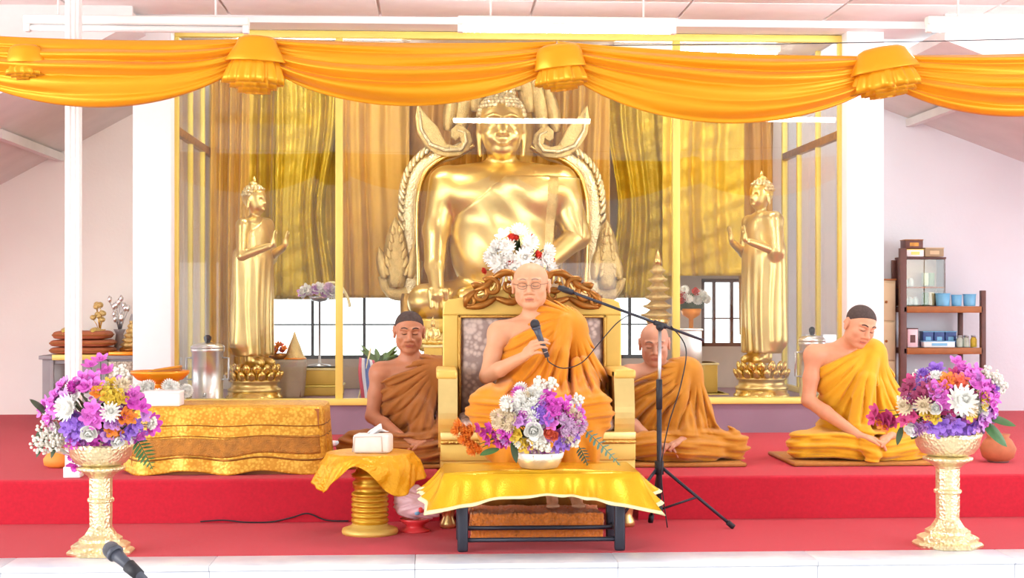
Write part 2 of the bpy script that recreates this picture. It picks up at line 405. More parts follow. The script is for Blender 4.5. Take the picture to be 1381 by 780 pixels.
# back wall with two window openings
def wall_holes(m, x0, x1, z0, z1, y0, y1, holes):
    xs = sorted(set([x0, x1]+[h[0] for h in holes]+[h[1] for h in holes])); zs = sorted(set([z0, z1]+[h[2] for h in holes]+[h[3] for h in holes]))
    for a, b in zip(xs, xs[1:]):
        for c, d in zip(zs, zs[1:]):
            if any(h[0] <= a and b <= h[1] and h[2] <= c and d <= h[3] for h in holes): continue
            m.b2(a, b, y0, y1, c, d)
W1 = (PX(340, YB), PX(885, YB), PZ(484, YB), PZ(398, YB)+.06); W2 = (PX(946, YB), PX(1014, YB), PZ(468, YB), PZ(376, YB))
XML, XMR = PX(283, YB)-.05, PX(1045, YB)+.12
m = MB(); wall_holes(m, XML, XMR, ZP, 3.5, YB, YB+.15, [W1, W2]); struct('wall_back', m, BLOCK, label='grey block wall behind the glass case')
m = MB(); m.b2(XA, XML, YB, YB+.15, ZP, 3.5); struct('wall_back_left', m, WALL_L, label='white wall behind the left alcove, tinted warm for its brighter light')
m = MB(); m.b2(XMR, XB, YB, YB+.15, ZP, 3.5); struct('wall_back_right', m, WALL_R, label='white wall behind the right alcove, tinted cool grey for its dimmer light')
def window(name, w, bars, mid, mb):
    e = bpy.data.objects.new(name, None); COL.objects.link(e); tag(e, None, None, None, 'structure')
    x0, x1, a, b = w; m = MB(); t = .03
    m.b2(x0, x1, YB+.02, YB+.08, a, a+t); m.b2(x0, x1, YB+.02, YB+.08, b-t, b); m.b2(x0, x0+t, YB+.02, YB+.08, a, b); m.b2(x1-t, x1, YB+.02, YB+.08, a, b)
    m.build('window_frame', mb, e)
    xs = [x0]+[PX(q, YB) for q in bars]+[x1]
    for q in xs[1:-1]: MB().b2(q-.012, q+.012, YB+.025, YB+.075, a, b).build('mullion', mb, e)
    if mid: MB().b2(x0, x1, YB+.03, YB+.07, mid-.006, mid+.006).build('transom', mb, e)
    for p, q in zip(xs, xs[1:]): MB().b2(p+.012, q-.012, YB+.046, YB+.052, a+.01, b-.01).build('pane', GLASS, e)
    return e
window('window_1', W1, (421, 491, 560, 640, 720, 800, 850), PZ(438, YB), BLACK_METAL)
w2 = window('window_2', W2, (964, 988), PZ(430, YB), WOOD)
m = MB(); wall_holes(m, -10, 10, -.5, 3.2, -7.2, -7.0, [(-6, -4, -.5, 1.9), (1.5, 3.5, -.5, 1.9)]); struct('wall_front', m, WALL_L, label='far hall wall opposite the stage')
# ceiling: flat boards over stage and hall, sloped soffits over the alcoves
ce = MB(); ce.b2(-9, 9, -7.2, YG-.02, 3.17, 3.25); ceil = struct('ceiling', ce, CEIL, label='white boarded ceiling over the stage')
pw, pd = 1.03, .6
xs0 = PX(77, 9.9)
pan = MB().box((0, 0, 0), (pw-.02, pd-.02, .022), .004).build('panel', CEIL, ceil); first = True
for j in range(5):
    for i in range(-2, 8):
        o = pan if first else pan.copy()
        if not first: COL.objects.link(o)
        first = False; o.location = (xs0+pw*(i+.5), YG-.33-pd*(j+.5), 3.158)
m = MB(); m.b2(XA, XB, YG-.3, YG+.14, 3.105, 3.17); struct('beam', m, WHITE_PAINT, label='white beam at the ceiling above the glass case')
for nm, xa, za, xb, zb, lb in (('ceiling_left', PX(181, YB)+.5, PZ(112, YB), XA, PZ(112, YB)-.55*(PX(181, YB)+.5-XA), 'sloping grey ceiling of the left alcove'), ('ceiling_right', PX(1189, YB)-.35, PZ(122, YB), XB, PZ(122, YB)-.37*(XB-PX(1189, YB)+.35), 'sloping grey ceiling of the right alcove')):
    m = MB(); y0, y1 = YG-.6, YB
    V = [(xa, y0, za), (xb, y0, zb), (xb, y1, zb), (xa, y1, za)]; V += [(x, y, z+.08) for x, y, z in V]
    m.add(V, [(0, 1, 2, 3), (7, 6, 5, 4), (0, 4, 5, 1), (1, 5, 6, 2), (2, 6, 7, 3), (3, 7, 4, 0)])
    m.add([(xa, y0-.03, za), (xb, y0-.03, zb), (xb, y0-.03, 3.16), (xa, y0-.03, 3.16), (xa, y0, za), (xb, y0, zb), (xb, y0, 3.16), (xa, y0, 3.16)], [(0, 1, 2, 3), (7, 6, 5, 4), (0, 4, 5, 1), (1, 5, 6, 2), (2, 6, 7, 3), (3, 7, 4, 0)]); struct(nm, m, SOFFIT, label=lb)
    s = 1 if 'right' in nm else -1; k = (zb-za)/(xb-xa)
    px_ = PX(1252 if s > 0 else 60, YB-.5); zz = za+k*(px_-xa)
    m = MB(); m.b2(px_-.03, px_+.03, YG+.2, YB, zz-.07, zz-.004)
    struct('trim_3' if s < 0 else 'trim_4', m, SOFFIT)
# ------------------------------------------------------------------ lamps, wire, post
def lamp(px, py, Y, label, lit, w=1.25):
    p = P(px, py, Y); t = thing('fluorescent_lamp', label, 'lamp', p, 0, 'ceiling tube lamps')
    m = MB(); m.box((0, 0, .045), (w, .075, .05), .01); m.build('lamp_housing', LAMPWHITE, t)
    m = MB(); m.tube([(-w/2+.03, 0, 0), (w/2-.03, 0, 0)], .019, 12); m.build('lamp_tube', TUBE_ON if lit else WHITE, t)
    for s in (-1, 1):
        MB().box((s*(w/2-.018), 0, .008), (.035, .045, .06), .006).build('end_cap', LAMPWHITE, t)
        MB().tube([(s*w*.35, 0, .07), (s*w*.35, 0, 3.147-p.z)], .006, 6).build('hanger', LAMPWHITE, t)
    return t
lamp(765, 40, 8.6, 'long lit tube lamp hanging over the middle of the stage', True)
lamp(1392, 40, 8.6, 'lit tube lamp hanging at the top right, beyond the right column', True)
lamp(185, 39, 8.6, 'unlit white tube lamp hanging above the left swag', False)
Z = PZ
p0, p1 = P(-20, 50, 7.92), P(1400, 52, 7.92)
pts = [p0.lerp(p1, i/24)+Vector((0, 0, -.04*4*(i/24)*(1-i/24))) for i in range(25)]
tag(MB().tube(pts, .0025, 6).build('hanging_wire', BLACK_METAL), 'thin dark wire stretched across above the swags', 'wire')
xp = PX(98, 8.24)
t = thing('white_post', 'slim white post standing at the front edge of the platform', 'post', (xp, 8.26, ZP))
MB().box((0, 0, 1.455), (.076, .076, 2.91), .006).build('shaft', WHITE_PAINT, t); MB().box((0, 0, .03), (.09, .09, .06), .006).build('foot_collar', WHITE_PAINT, t)
for i in range(2): MB().box((-.013+.026*i, -.041, 1.45), (.008, .008, 2.6), .002).build('rib', LAMPWHITE, t)

# ------------------------------------------------------------------ gold swag
YD = 7.8
sw = thing('ceiling_swag', 'shiny gold cloth swag with gathered rosettes across the top of the stage', 'swag', P(690, 60, YD))
O = Vector(sw.location)
def swag(ax, at, ab, bx, bt, bb, low, skew, nf, seed):
    """from (ax; at..ab) to (bx; bt..bb), pixels; low = lowest y, skew moves the lowest point"""
    rnd = random.Random(seed); ph = [rnd.uniform(0, 6) for _ in range(4)]
    def fn(u, v):
        uu = u**skew; bow = max(0., 4*uu*(1-uu))
        top = at+(bt-at)*u+5*bow; bot = ab+(bb-ab)*u
        bot = bot+(low-(ab+bb)/2)*bow**.8
        py = top+(bot-top)*v; px = ax+(bx-ax)*u
        p = P(px, py, YD)-O
        pl = min(1, max(0., v+.10*math.sin(2.6*u+ph[0])*bow*math.sin(PI*v)))
        q = nf*pl**.9+.10*math.sin(2*u*PI+ph[2])+ph[1]/6
        f = q-math.floor(q); fold = (1-abs(2*f-1)**1.6)                    # round ridges, sharp valleys
        k2 = math.floor(q); am = .55+.45*math.sin(1.9*k2+ph[3]+2.5*u)
        f2 = math.sin(2*PI*(2.3*q+.5*u)+ph[3])*max(0, 1-bow*1.1)
        edge = min(1, 9*v)*min(1, 9*(1-v)+.15)
        p.y += -(.078*fold*am*(.45+.55*bow)+.010*f2)*edge-.07*bow*math.sin(PI*v*.9)
        return p
    return MB().grid(fn, 90, 44).build('swag', SATIN, sw, solid=.004)
swag(-60, 46, 96, 343, 52, 74, 146, 1.12, 4.6, 1)
swag(343, 50, 70, 750, 56, 88, 144, .9, 4.2, 2)
swag(752, 56, 86, 1190, 76, 106, 167, .97, 4.7, 3)
swag(1188, 74, 104, 1560, 62, 96, 158, 1., 4.6, 4)
def rosette(px, py, wt, wb, h1, h2, seed, tilt=0):
    rnd = random.Random(seed); c = P(px, py, YD-.05)-O
    k = SZ(1, YD); e = bpy.data.objects.new('rosette', None); COL.objects.link(e); e.parent = sw; e.location = c; e.rotation_euler = (0, tilt, 0)
    prof = [(.10*wt, .10*h1), (.36*wt, .05*h1), (.48*wt, -.08*h1), (.53*wt, -.3*h1), (.5*(.45*wt+.55*wb), -.62*h1), (.5*wb, -.97*h1), (.49*wb, -1.03*h1), (.44*wb, -.98*h1)]
    prof = [(a*k, z*k) for a, z in prof]
    p1 = rnd.uniform(0, 6)
    MB().lathe(prof, 64, fn=lambda a, t: 1+.05*t*t*math.sin(5*a+p1), sq=(1, .55)).build('bell', SATIN, e)
    for q in range(3):
        p2 = rnd.uniform(0, 6); n = 13-2*q; s = 1-.24*q
        z0, z1 = -.8*h1*k, -h1*k-h2*k*(.72+.14*q)
        prof = [(.36*wb*k*s, z0), (.42*wb*k*s, z0+(z1-z0)*.35), (.47*wb*k*s, z0+(z1-z0)*.75), (.46*wb*k*s, z1), (.43*wb*k*s, z1+.004), (.30*wb*k*s, z0+(z1-z0)*.6)]
        MB().lathe(prof, 130, fn=lambda a, t: 1+(.03+.30*t)*math.sin(n*a+p2+1.2*math.sin(2*a+p1))*(.65+.35*math.sin(3*a+p2)), sq=(1, .6)).build('frill', SATIN, e)
rosette(347, 51, 52, 80, 32, 42, 5, .05); rosette(753, 62, 58, 70, 30, 30, 6, -.12); rosette(1188, 66, 68, 96, 30, 36, 8, -.18); rosette(34, 62, 40, 50, 22, 24, 9)
# ------------------------------------------------------------------ glass case
ZS, ZT = .49, 3.10
t = thing('glass_case', 'wide glass case with yellow frame housing the golden statues', 'display case', (0, YG, .445))
def rel(o, t): o.location = -Vector(t.location); return o
def fb(name, x0, x1, y0, y1, z0, z1, m=FRAME_YELLOW, bev=.004): return rel(MB().b2(x0, x1, y0, y1, z0, z1, bev).build(name, m, t), t)
fb('sill', CXL, CXR, YG-.06, YG+.06, .445, ZS)
fb('head_rail', CXL, CXR, YG-.03, YG+.03, ZT-.05, ZT)
mx = []
for px in (237, 457.5, 911.5, 1134):
    x = PX(px, YG); mx.append(x); wd = .022 if px in (237, 1134) else .026
    fb('mullion', x-wd, x+wd, YG-.03, YG+.03, ZS, ZT-.05)
for a, b in zip(mx, mx[1:]): fb('pane', a+.024, b-.024, YG-.003, YG+.003, ZS, ZT-.05, GLASS, 0)
YCB = 12.58
for x in (mx[0], mx[-1]):
    s = 1 if x < 0 else -1
    fb('rear_post', x-.022, x+.022, YCB-.04, YCB, .445, ZT); fb('side_sill', x-.02, x+.02, YG+.06, YCB-.04, .445, ZS)
    for y in (11.45, 12.05): fb('side_mullion', x-.018, x+.018, y-.02, y+.02, ZS, ZT)
    fb('side_rail', x-.022, x+.022, YG+.03, YCB-.04, 2.36, 2.42, GOLD_BROWN)
    fb('side_pane', x-.003, x+.003, YG+.03, YCB-.04, ZS, ZT, GLASS, 0)
fb('roof_board', CXL, CXR, YG+.03, YCB, ZT, ZT+.03, WHITE_PAINT, 0)
for i, px in enumerate((430, 940)):  # added fill lights, hidden behind the swag, to brighten the statues
    q = thing('case_fill_light', ('added fill light tube hidden under the roof of the glass case, left one of two', 'added fill light tube hidden under the roof of the glass case, right one of two')[i], 'lamp', (PX(px, 11.2), 11.2, ZT-.05), 0, 'added fill lights inside the glass case')
    MB().box((0, 0, .025), (1.25, .06, .05), .008).build('lamp_housing', LAMPWHITE, q); MB().tube([(-.6, 0, -.02), (.6, 0, -.02)], .018, 10).build('lamp_tube', CASE_FILL, q)
# ------------------------------------------------------------------ curtains
def curtain(pa, pb, ptop, pbot, Y, m, nf, label, amp=.045, tie=None, seed=0, crumple=0.):
    rnd = random.Random(seed); x0, x1 = PX(pa, Y), PX(pb, Y); z1 = min(PZ(ptop, Y), ZT-.02); z0 = PZ(pbot, Y); p1, p2, p3 = [rnd.uniform(0, 6) for _ in range(3)]
    t = thing('curtain', label, 'curtain', ((x0+x1)/2, Y, z0), 0, 'gold curtains lining the glass case'); O = Vector(t.location)
    def fn(u, v):
        x = x0+(x1-x0)*u; z = z1+(z0-z1)*v
        if tie:                                          # gathered towards one side at height tie[1]
            g = math.exp(-((v-tie[1])/.28)**2)*tie[2]; x = x+(x0+(x1-x0)*tie[0]-x)*g
        q = u*nf+.25*math.sin(3*u+p1)+.12*math.sin(4*v+p2)
        y = Y-amp*(math.sin(2*PI*q)+.4*math.sin(4*PI*q+p3))*(.6+.4*math.sin(5*u+p2))
        if crumple: y -= crumple*(math.sin(23*z+9*x+p1)*math.sin(17*x-11*z+p2)+.6*math.sin(41*z-20*x))
        return Vector((x, y, z))-O
    MB().grid(fn, int(14*nf)+2, 60).build('cloth', m, t, solid=.004)
    MB().tube([(x0-O.x, .03, z1-O.z), (x1-O.x, .03, z1-O.z)], .014, 8).build('rod', GOLD_BROWN, t)
YC = 12.36
curtain(284, 336, 30, 505, YC-.08, CURT_T, 4, 'narrow tan curtain at the left end of the glass case', seed=1)
curtain(328, 457, 30, 404, YC+.10, CURT_G, 6, 'gold curtain behind the left standing statue', seed=2, crumple=.006)
curtain(372, 457, 30, 402, YC-.08, CURT_O, 5, 'gold curtain pulled aside in diagonal folds left of the first inner post', .05, (-.05, .62, .22), 3, .01)
curtain(458, 552, 30, 402, YC-.07, CURT_T, 4, 'tan gold curtain between the post and the left of the arch', seed=4)
curtain(545, 690, 30, 402, YC+.09, CURT_B, 6, 'brown gold curtain behind the left shoulder side of the great statue', seed=5)
curtain(680, 822, 30, 402, YC-.06, CURT_T, 6, 'tan curtain behind the right side of the great statue', seed=6)
curtain(815, 912, 30, 402, YC+.10, CURT_O, 5, 'crumpled olive gold curtain right of the arch', .05, (1.1, .6, .16), 7, .012)
curtain(893, 1004, 30, 372, YC-.07, CURT_G, 4, 'gold curtain left of the right standing statue', seed=8, crumple=.012)
curtain(996, 1044, 30, 452, YC+.08, CURT_B, 3, 'brown curtain hanging behind the right standing statue', .05, seed=9)
for i, (a, b) in enumerate(((1072, 1084), (1092, 1108), (1116, 1126))):
    pass

# ------------------------------------------------------------------ great seated statue
YBUD = 11.75
def px2(px, py, Y=YBUD): p = P(px, py, Y); return p
bx = PX(678, YBUD)
t = thing('seated_buddha', 'great seated golden statue inside the glass case, curled hair and calm face', 'statue', (bx, YBUD, 1.05)); O = Vector(t.location)
def L(px, py, dy=0.): p = P(px, py, YBUD)-O; return np.array((p.x, dy, p.z))
sd = SDF((-.92, -.52, -.02), (.92, .42, 1.86), .0115)
sd.ell(L(678, 330, .02), (.40, .27, .48), .08); sd.ell(L(680, 262, .0), (.50, .25, .25), .1)
sd.cap(L(610, 246, .02), L(752, 246, .02), .125, .125, .1)
sd.cap(L(677, 232, .0), L(676, 200, -.02), .115, .105, .06)
# head
hc = L(676, 176, -.05)
def H(x, y, z): return hc+np.array((x, y, z))
sd.ell(H(0, .03, .07), (.175, .2, .2), .03); sd.ell(H(0, -.03, -.05), (.15, .155, .18), .04); sd.ell(H(0, -.10, -.17), (.07, .06, .05), .05)
sd.cap(H(0, -.185, .05), H(0, -.235, -.045), .016, .03, .03)
for s in (-1, 1):
    sd.ell(H(s*.028, -.205, -.05), (.02, .022, .018), .015); sd.ell(H(s*.075, -.12, -.06), (.06, .055, .055), .04)
    sd.ell(H(s*.07, -.165, .035), (.042, .03, .022), .02, 'cut'); sd.ell(H(s*.07, -.14, .03), (.045, .03, .026), .01)
    for i in range(5): sd.cap(H(s*(.02+.022*i), -.185+.012*i, .075+.022*math.sin(PI*(i+.6)/5.4)), H(s*(.042+.022*i), -.182+.014*i, .075+.022*math.sin(PI*(i+1.6)/5.4)), .011, .011, .01)
    sd.ell(H(s*.172, .02, .03), (.022, .045, .075), .012); sd.cap(H(s*.178, .02, -.02), H(s*.165, -.0, -.2), .022, .016, .015)
sd.cap(H(-.05, -.175, -.10), H(.05, -.175, -.10), .013, .013, .012); sd.ell(H(0, -.178, -.122), (.045, .024, .014), .01)
for s in (-1, 1): sd.cap(H(s*.05, -.172, -.10), H(s*.065, -.155, -.09), .011, .008, .01)
# arms
sd.cap(L(600, 246, .02), L(588, 312, -.02), .125, .1, .05); sd.cap(L(588, 312, -.02), L(586, 360, -.22), .1, .075, .04); sd.cap(L(586, 360, -.22), L(590, 398, -.36), .07, .05, .03)
for i in range(4): sd.cap(L(580+7*i, 392, -.36-.01*i), L(582+7*i, 418-abs(i-1.5)*2, -.37), .021, .016, .006)
sd.cap(L(757, 246, .02), L(778, 318, -.02), .125, .105, .05); sd.cap(L(778, 318, -.02), L(700, 384, -.3), .1, .065, .04); sd.ell(L(684, 392, -.33), (.13, .08, .04), .03)
# crossed legs
for s in (-1, 1): sd.cap((s*.2, .0, .16), (s*.60, -.12, .13), .17, .13, .06)
sd.cap((-.60, -.12, .13), (.3, -.36, .12), .12, .075, .05); sd.cap((.60, -.12, .13), (-.3, -.30, .17), .12, .075, .05)
sd.ell((.42, -.36, .15), (.14, .06, .06), .03); sd.ell((0, .02, .12), (.5, .33, .16), .08)
sd.mesh('body', GOLD_STATUE, t)
sr = SDF((-.62, -.45, .1), (.62, .4, 1.1), .0115)
sr.ell(L(678, 330, .02), (.412, .282, .492), .08); sr.ell(L(680, 262, .0), (.51, .262, .262), .1); sr.cap(L(700, 246, .02), L(756, 246, .02), .14, .137, .1); sr.cap(L(757, 246, .02), L(778, 318, -.02), .137, .117, .05)
sr.half(L(690, 232, 0), (-.62, 0, .78), .02)
X, Yg, Zg = sr.grids(); sr.d = sr.d+.0035*np.sin((X*.62+Zg*.78)*34+np.sin(X*7))*sstep(-.1, .3, X+.3)
sr.mesh('robe', GOLD_SATIN, t)
from mathutils.bvhtree import BVHTree
me = bpy.data.objects['robe'].data; bv = BVHTree.FromPolygons([x.co for x in me.vertices], [p.vertices[:] for p in me.polygons])
sashp = []
for i in range(14):
    q = L(741-9*i/13, 240+112*i/13); hit = bv.ray_cast(Vector((q[0], -1.2, q[2])), Vector((0, 1, 0)))[0]
    if hit is not None: sashp.append(hit+Vector((0, .004, 0)))
MB().tube(sashp, .06, 14, True, .22, up=(1, 0, 0)).build('shoulder_sash', GOLD_CARVED, t)
m = MB(); hr = random.Random(3)
for j in range(9):
    ph = .16+j*.165; nn = max(4, int(34*math.cos(ph)))
    for i in range(nn):
        a = 2*PI*(i+.5*(j % 2))/nn; x, y, z = math.cos(ph)*math.cos(a), math.cos(ph)*math.sin(a), math.sin(ph)
        if y < -.35 and z < .38+.25*max(0, -y-.5): continue
        c = hc+np.array((x*.178, .03+y*.203, .085+z*.195)); m.ell(c, (.023, .023, .023), 8)
for j in range(5):
    ph = .1+j*.3; nn = max(3, int(16*math.cos(ph)))
    for i in range(nn):
        a = 2*PI*(i+.5*(j % 2))/nn; c = hc+np.array((.095*math.cos(ph)*math.cos(a), .04+.095*math.cos(ph)*math.sin(a), .28+.1*math.sin(ph))); m.ell(c, (.021, .021, .021), 8)
m.ell(hc+np.array((0, .04, .29)), (.09, .09, .1), 14); tag(m.build('hair_curls', GOLD_PALE, t), None, None, None, 'stuff')
MB().lathe([(.075, .36), (.085, .39), (.05, .44), (.03, .52), (.012, .62), (.002, .68)], 16, tuple(hc+np.array((0, .04, 0)))).build('flame_finial', GOLD, t)
# base under it
t = thing('statue_base', 'tiered gold base carrying the great seated statue', 'pedestal', (bx, YBUD, .445))
for nm, w_, d_, a, b, mm in (('plinth', 1.34, .9, 0, .12, GOLD_PAINT), ('waist', 1.14, .74, .12, .36, GOLD_BROWN), ('lotus_tier', 1.30, .86, .36, .50, GOLD_CARVED), ('cushion', 1.38, .84, .50, .605, GOLD_PAINT)):
    MB().box((0, 0, (a+b)/2), (w_, d_, b-a), .03).build(nm, mm, t)

# ------------------------------------------------------------------ carved arch round the statue
YA = 12.05
t = thing('carved_arch', 'carved gold arch with flame edge and curling scrolls around the great statue', 'arch', (PX(678, YA), YA, .445)); O = Vector(t.location)
def A(px, py, dy=0.): p = P(px, py, YA)-O; return Vector((p.x, dy, p.z))
def flame(c, ang, l, w_, th=.03, curl=.35):
    """leaf shaped flame; ang from +z towards +x"""
    V = []; F = []
    for i in range(11):
        q = i/10; hw = w_*.5*math.sin(PI*min(1, .16+q*.84))**.8; cx = curl*l*q*q*.5
        for k in range(5): s_ = (k-2)/2; V.append((cx+hw*s_, -th*(1-s_*s_)*(1-.6*q)-.004, l*q))
        for k in (1, 0, -1): V.append((cx+hw*.5*k, th*.35*(1-abs(k)), l*q))
    for i in range(10):
        for k in range(8): a, b = i*8+k, i*8+(k+1) % 8; F.append((a, b, b+8, a+8))
    F += [tuple(range(8))[::-1], tuple(80+k for k in range(8))]
    M = Matrix.Translation(c) @ Matrix.Rotation(ang, 4, 'Y'); return MB().add([M @ Vector(v) for v in V], F, True)
def smooth_path(P_, n=60):
    P_ = [Vector(p) for p in P_]; out = []; m = len(P_)-1
    for i in range(n+1):
        q = i/n*m; k = min(int(q), m-1); f = q-k; p0, p1, p2, p3 = P_[max(k-1, 0)], P_[k], P_[k+1], P_[min(k+2, m)]
        out.append(.5*((2*p1)+(p2-p0)*f+(2*p0-5*p1+4*p2-p3)*f*f+(3*p1-p0-3*p2+p3)*f**3))
    return out
for s in (-1, 1):
    q = (lambda x, y, dy=0.: A(x, y, dy)) if s < 0 else (lambda x, y, dy=0.: A(1356-x-2, y+2, dy))
    body = smooth_path([q(556, 400), q(555, 350), q(554, 300), q(556, 262), q(566, 232), q(588, 214), q(612, 206), q(630, 196)])
    MB().tube(body, [.066]*20+[.062]*20+[.055]*21, 14, True, .55).build('serpent_body', GOLD_PALE, t)
    MB().tube([p+Vector((-s*.052, -.022, 0)) for p in body], .024, 8).build('inner_moulding', GOLD, t)
    fl = smooth_path([q(549, 366), q(546, 320), q(545, 280), q(547, 255), q(555, 230), q(572, 210), q(594, 198)], 20)
    for i, p in enumerate(fl[:-1]):
        d = fl[i+1]-p; ang = math.atan2(d.x, d.z); flame(p, ang+s*.75, .095, .05, .035, -s*.5).build('flame', GOLD_PALE, t)
    # big curling scroll
    oc = [(563, 141), (560, 160), (563, 180), (573, 197), (588, 209), (604, 213), (620, 211), (632, 203), (637, 192), (634, 180), (626, 172), (615, 170), (608, 176), (608, 186), (614, 190), (620, 186), (622, 194), (614, 198), (602, 195), (596, 184), (590, 172), (578, 160)]
    pl = [(q(x, y).x, q(x, y).z) for x, y in oc]
    MB().plate(pl, .09, Matrix.Translation((0, -.03, 0)), .014).build('scroll', GOLD_CARVED, t)
    MB().tube([q(x, y, -.085) for x, y in ((566, 152), (568, 176), (580, 196), (600, 204), (622, 203), (629, 193), (627, 181), (617, 177))], [.006, .014, .018, .02, .018, .014, .01, .007], 8).build('scroll_bead', GOLD_PALE, t)
    # crest flames rising beside the head
    for (x, y, l, w_, a) in ((604, 176, .42, .12, .12), (622, 176, .55, .15, .08), (640, 150, .5, .14, .1), (655, 120, .5, .13, .15)):
        flame(q(x, y, .03), -s*a*1.0, l, w_, .05, -s*.18).build('crest_flame', GOLD_CARVED, t)
    # hooded serpent heads at the foot, with upright flame leaves
    cr = [q(562, 352), q(560, 378), q(548, 394), q(534, 396), q(522, 388), q(517, 372)]
    MB().tube(smooth_path(cr, 24), [.05]*10+[.055]*8+[.045]*7, 12, True, .6).build('serpent_neck', GOLD_CARVED, t)
    for (x, y, l, w_, a) in ((535, 388, .56, .20, -.02), (519, 376, .26, .09, -.18), (553, 376, .28, .09, .12)):
        flame(q(x, y, -.03), -s*a*-1 if s > 0 else a, l, w_, .05, 0.).build('head_flame', GOLD_CARVED, t)
    for i in range(6):
        for sd_ in (-1, 1): flame(q(535+sd_*(11-1.5*i), 372-11*i, -.05), sd_*(.55-.05*i), .10-.006*i, .05, .022, -sd_*.4).build('leaf_lobe', GOLD_CARVED, t)
    MB().tube([q(548, 396), q(548, 470), q(548, 545)], [.05, .045, .06], 10).build('foot_post', GOLD_DARK, t)

# ------------------------------------------------------------------ standing statues on lotus pedestals
def standing(px, pyt, pyb, Y, face, label, plabel):
    x = PX(px, Y); zb = PZ(pyb, Y, px); h = PZ(pyt, Y, px)-zb; s = h/1.72
    t = thing('standing_statue', label, 'statue', (x, Y, zb), face, 'standing golden statues in the glass case'); k = lambda *a: tuple(q*s for q in a)
    sd = SDF(k(-.42, -.48, -.02), k(.42, .3, 1.76), .0085)
    c = lambda a, b, ra, rb, kk=.02: sd.cap(k(*a), k(*b), ra*s, rb*s, kk*s)
    e = lambda p, r, kk=.02, op='add': sd.ell(k(*p), k(*r), kk*s, op)
    e((0, 0, 1.18), (.17, .115, .26), .06); e((0, 0, .9), (.17, .13, .25), .06); c((-.17, 0, 1.34), (.17, 0, 1.34), .062, .062, .05)
    c((0, 0, 1.38), (0, -.01, 1.47), .05, .048); e((0, .0, 1.60), (.105, .115, .115), .02); e((0, -.03, 1.54), (.083, .09, .105), .02); e((0, .01, 1.72), (.05, .05, .04), .02)
    c((0, -.112, 1.585), (0, -.126, 1.545), .010, .015, .016); e((0, -.11, 1.485), (.028, .014, .009), .008)
    for q in (-1, 1):
        e((q*.042, -.108, 1.58), (.026, .02, .013), .01, 'cut'); e((q*.105, .0, 1.53), (.012, .02, .055), .01)
        c((q*.075, -.02, .8), (q*.08, -.02, .06), .1, .062, .05); c((q*.07, -.01, .07), (q*.085, -.14, .035), .05, .036)
        c((q*.19, .0, 1.32), (q*.225, -.02, 1.04), .06, .048, .03); c((q*.225, -.02, 1.04), (q*.12, -.25, 1.13), .046, .033, .02)
        e((q*.095, -.29, 1.17), (.03, .025, .05), .015)
        for f in range(4): c((q*(.075+.014*f), -.3, 1.2), (q*(.075+.015*f), -.315, 1.285-.008*abs(f-1.5)), .0085, .007, .003)
    sd.mesh('body', GOLD_STATUE, t)
    sr = SDF(k(-.42, -.4, .06), k(.42, .3, 1.42), .0085)
    for q in (-1, 1):
        sr.cap(k(q*.06, -.005, 1.0), k(q*.085, 0, .1), .14*s, .135*s, .06*s); sr.cap(k(q*.21, .02, 1.06), k(q*.2, .04, .22), .06*s, .075*s, .07*s)
        if q > 0: sr.cap(k(q*.18, 0, 1.33), k(q*.226, -.02, 1.05), .075*s, .075*s, .05*s)
    sr.ell(k(0, 0, 1.18), k(.183, .128, .27), .06*s); sr.cap(k(.02, 0, 1.34), k(.17, 0, 1.34), .075*s, .075*s, .05*s)
    sr.half(k(.03, 0, 1.40), (-.55, 0, .83), .01); sr.half(k(0, 0, .1), (0, 0, -1), .01)
    X, Yg, Zg = sr.grids(); sr.d = sr.d+.006*s*np.sin(X*70/s+1.5*np.sin(Zg*3/s))*sstep(1.2*s, .6*s, Zg)
    sr.mesh('robe', GOLD_SATIN, t); m = MB()
    for j in range(6):
        ph = .2+j*.25; nn = max(4, int(22*math.cos(ph)))
        for i in range(nn):
            a = 2*PI*(i+.5*(j % 2))/nn; y = math.cos(ph)*math.sin(a)
            if y < -.4 and math.sin(ph) < .5: continue
            m.ell(k(.106*math.cos(ph)*math.cos(a), .0+.116*y, 1.605+.115*math.sin(ph)), k(.018, .018, .018), 6)
    tag(m.build('hair_curls', GOLD_PALE, t), None, None, None, 'stuff')
    MB().lathe([(.03*s, 1.74*s), (.02*s, 1.77*s), (.002, 1.81*s)], 12).build('flame_finial', GOLD, t)
    zf = .446; hp = zb-zf; t = thing('lotus_pedestal', plabel, 'pedestal', (x, Y, zf), 0, 'lotus pedestals of the standing statues')
    MB().lathe([(.21, 0), (.21, hp*.12), (.195, hp*.16), (.195, hp*.24)], 32).build('foot', GOLD, t)
    MB().lathe([(.19, hp*.24), (.2, hp*.32), (.175, hp*.38), (.17, hp*.50), (.19, hp*.55), (.19, hp*.6)], 32).build('drum', GOLD_SATIN, t)
    src = None
    for r, z, tl, nn in ((.165, hp*.6, .5, 16), (.15, hp*.78, .3, 14)):
        for i in range(nn):
            a = 2*PI*(i+.5*(tl < .4))/nn
            if src is None: src = o = MB().ell((0, -.012, .035), (.034, .018, .045), 8).build('petal', GOLD, t)
            else: o = src.copy(); COL.objects.link(o)
            o.location = (r*math.sin(a), -r*math.cos(a), z); o.rotation_euler = (tl, 0, a)
    MB().lathe([(.15, hp*.6), (.16, hp*.75), (.13, hp*.93), (.12, hp-.02)], 28).build('seat_disc', GOLD_PAINT, t)
standing(343, 250, 494, 11.35, 1.05, 'golden standing statue with raised hands at the left of the glass case', 'round lotus pedestal under the left standing statue')
standing(1027, 243, 490, 11.35, -1.05, 'golden standing statue at the right of the glass case, turned left', 'round lotus pedestal under the right standing statue')
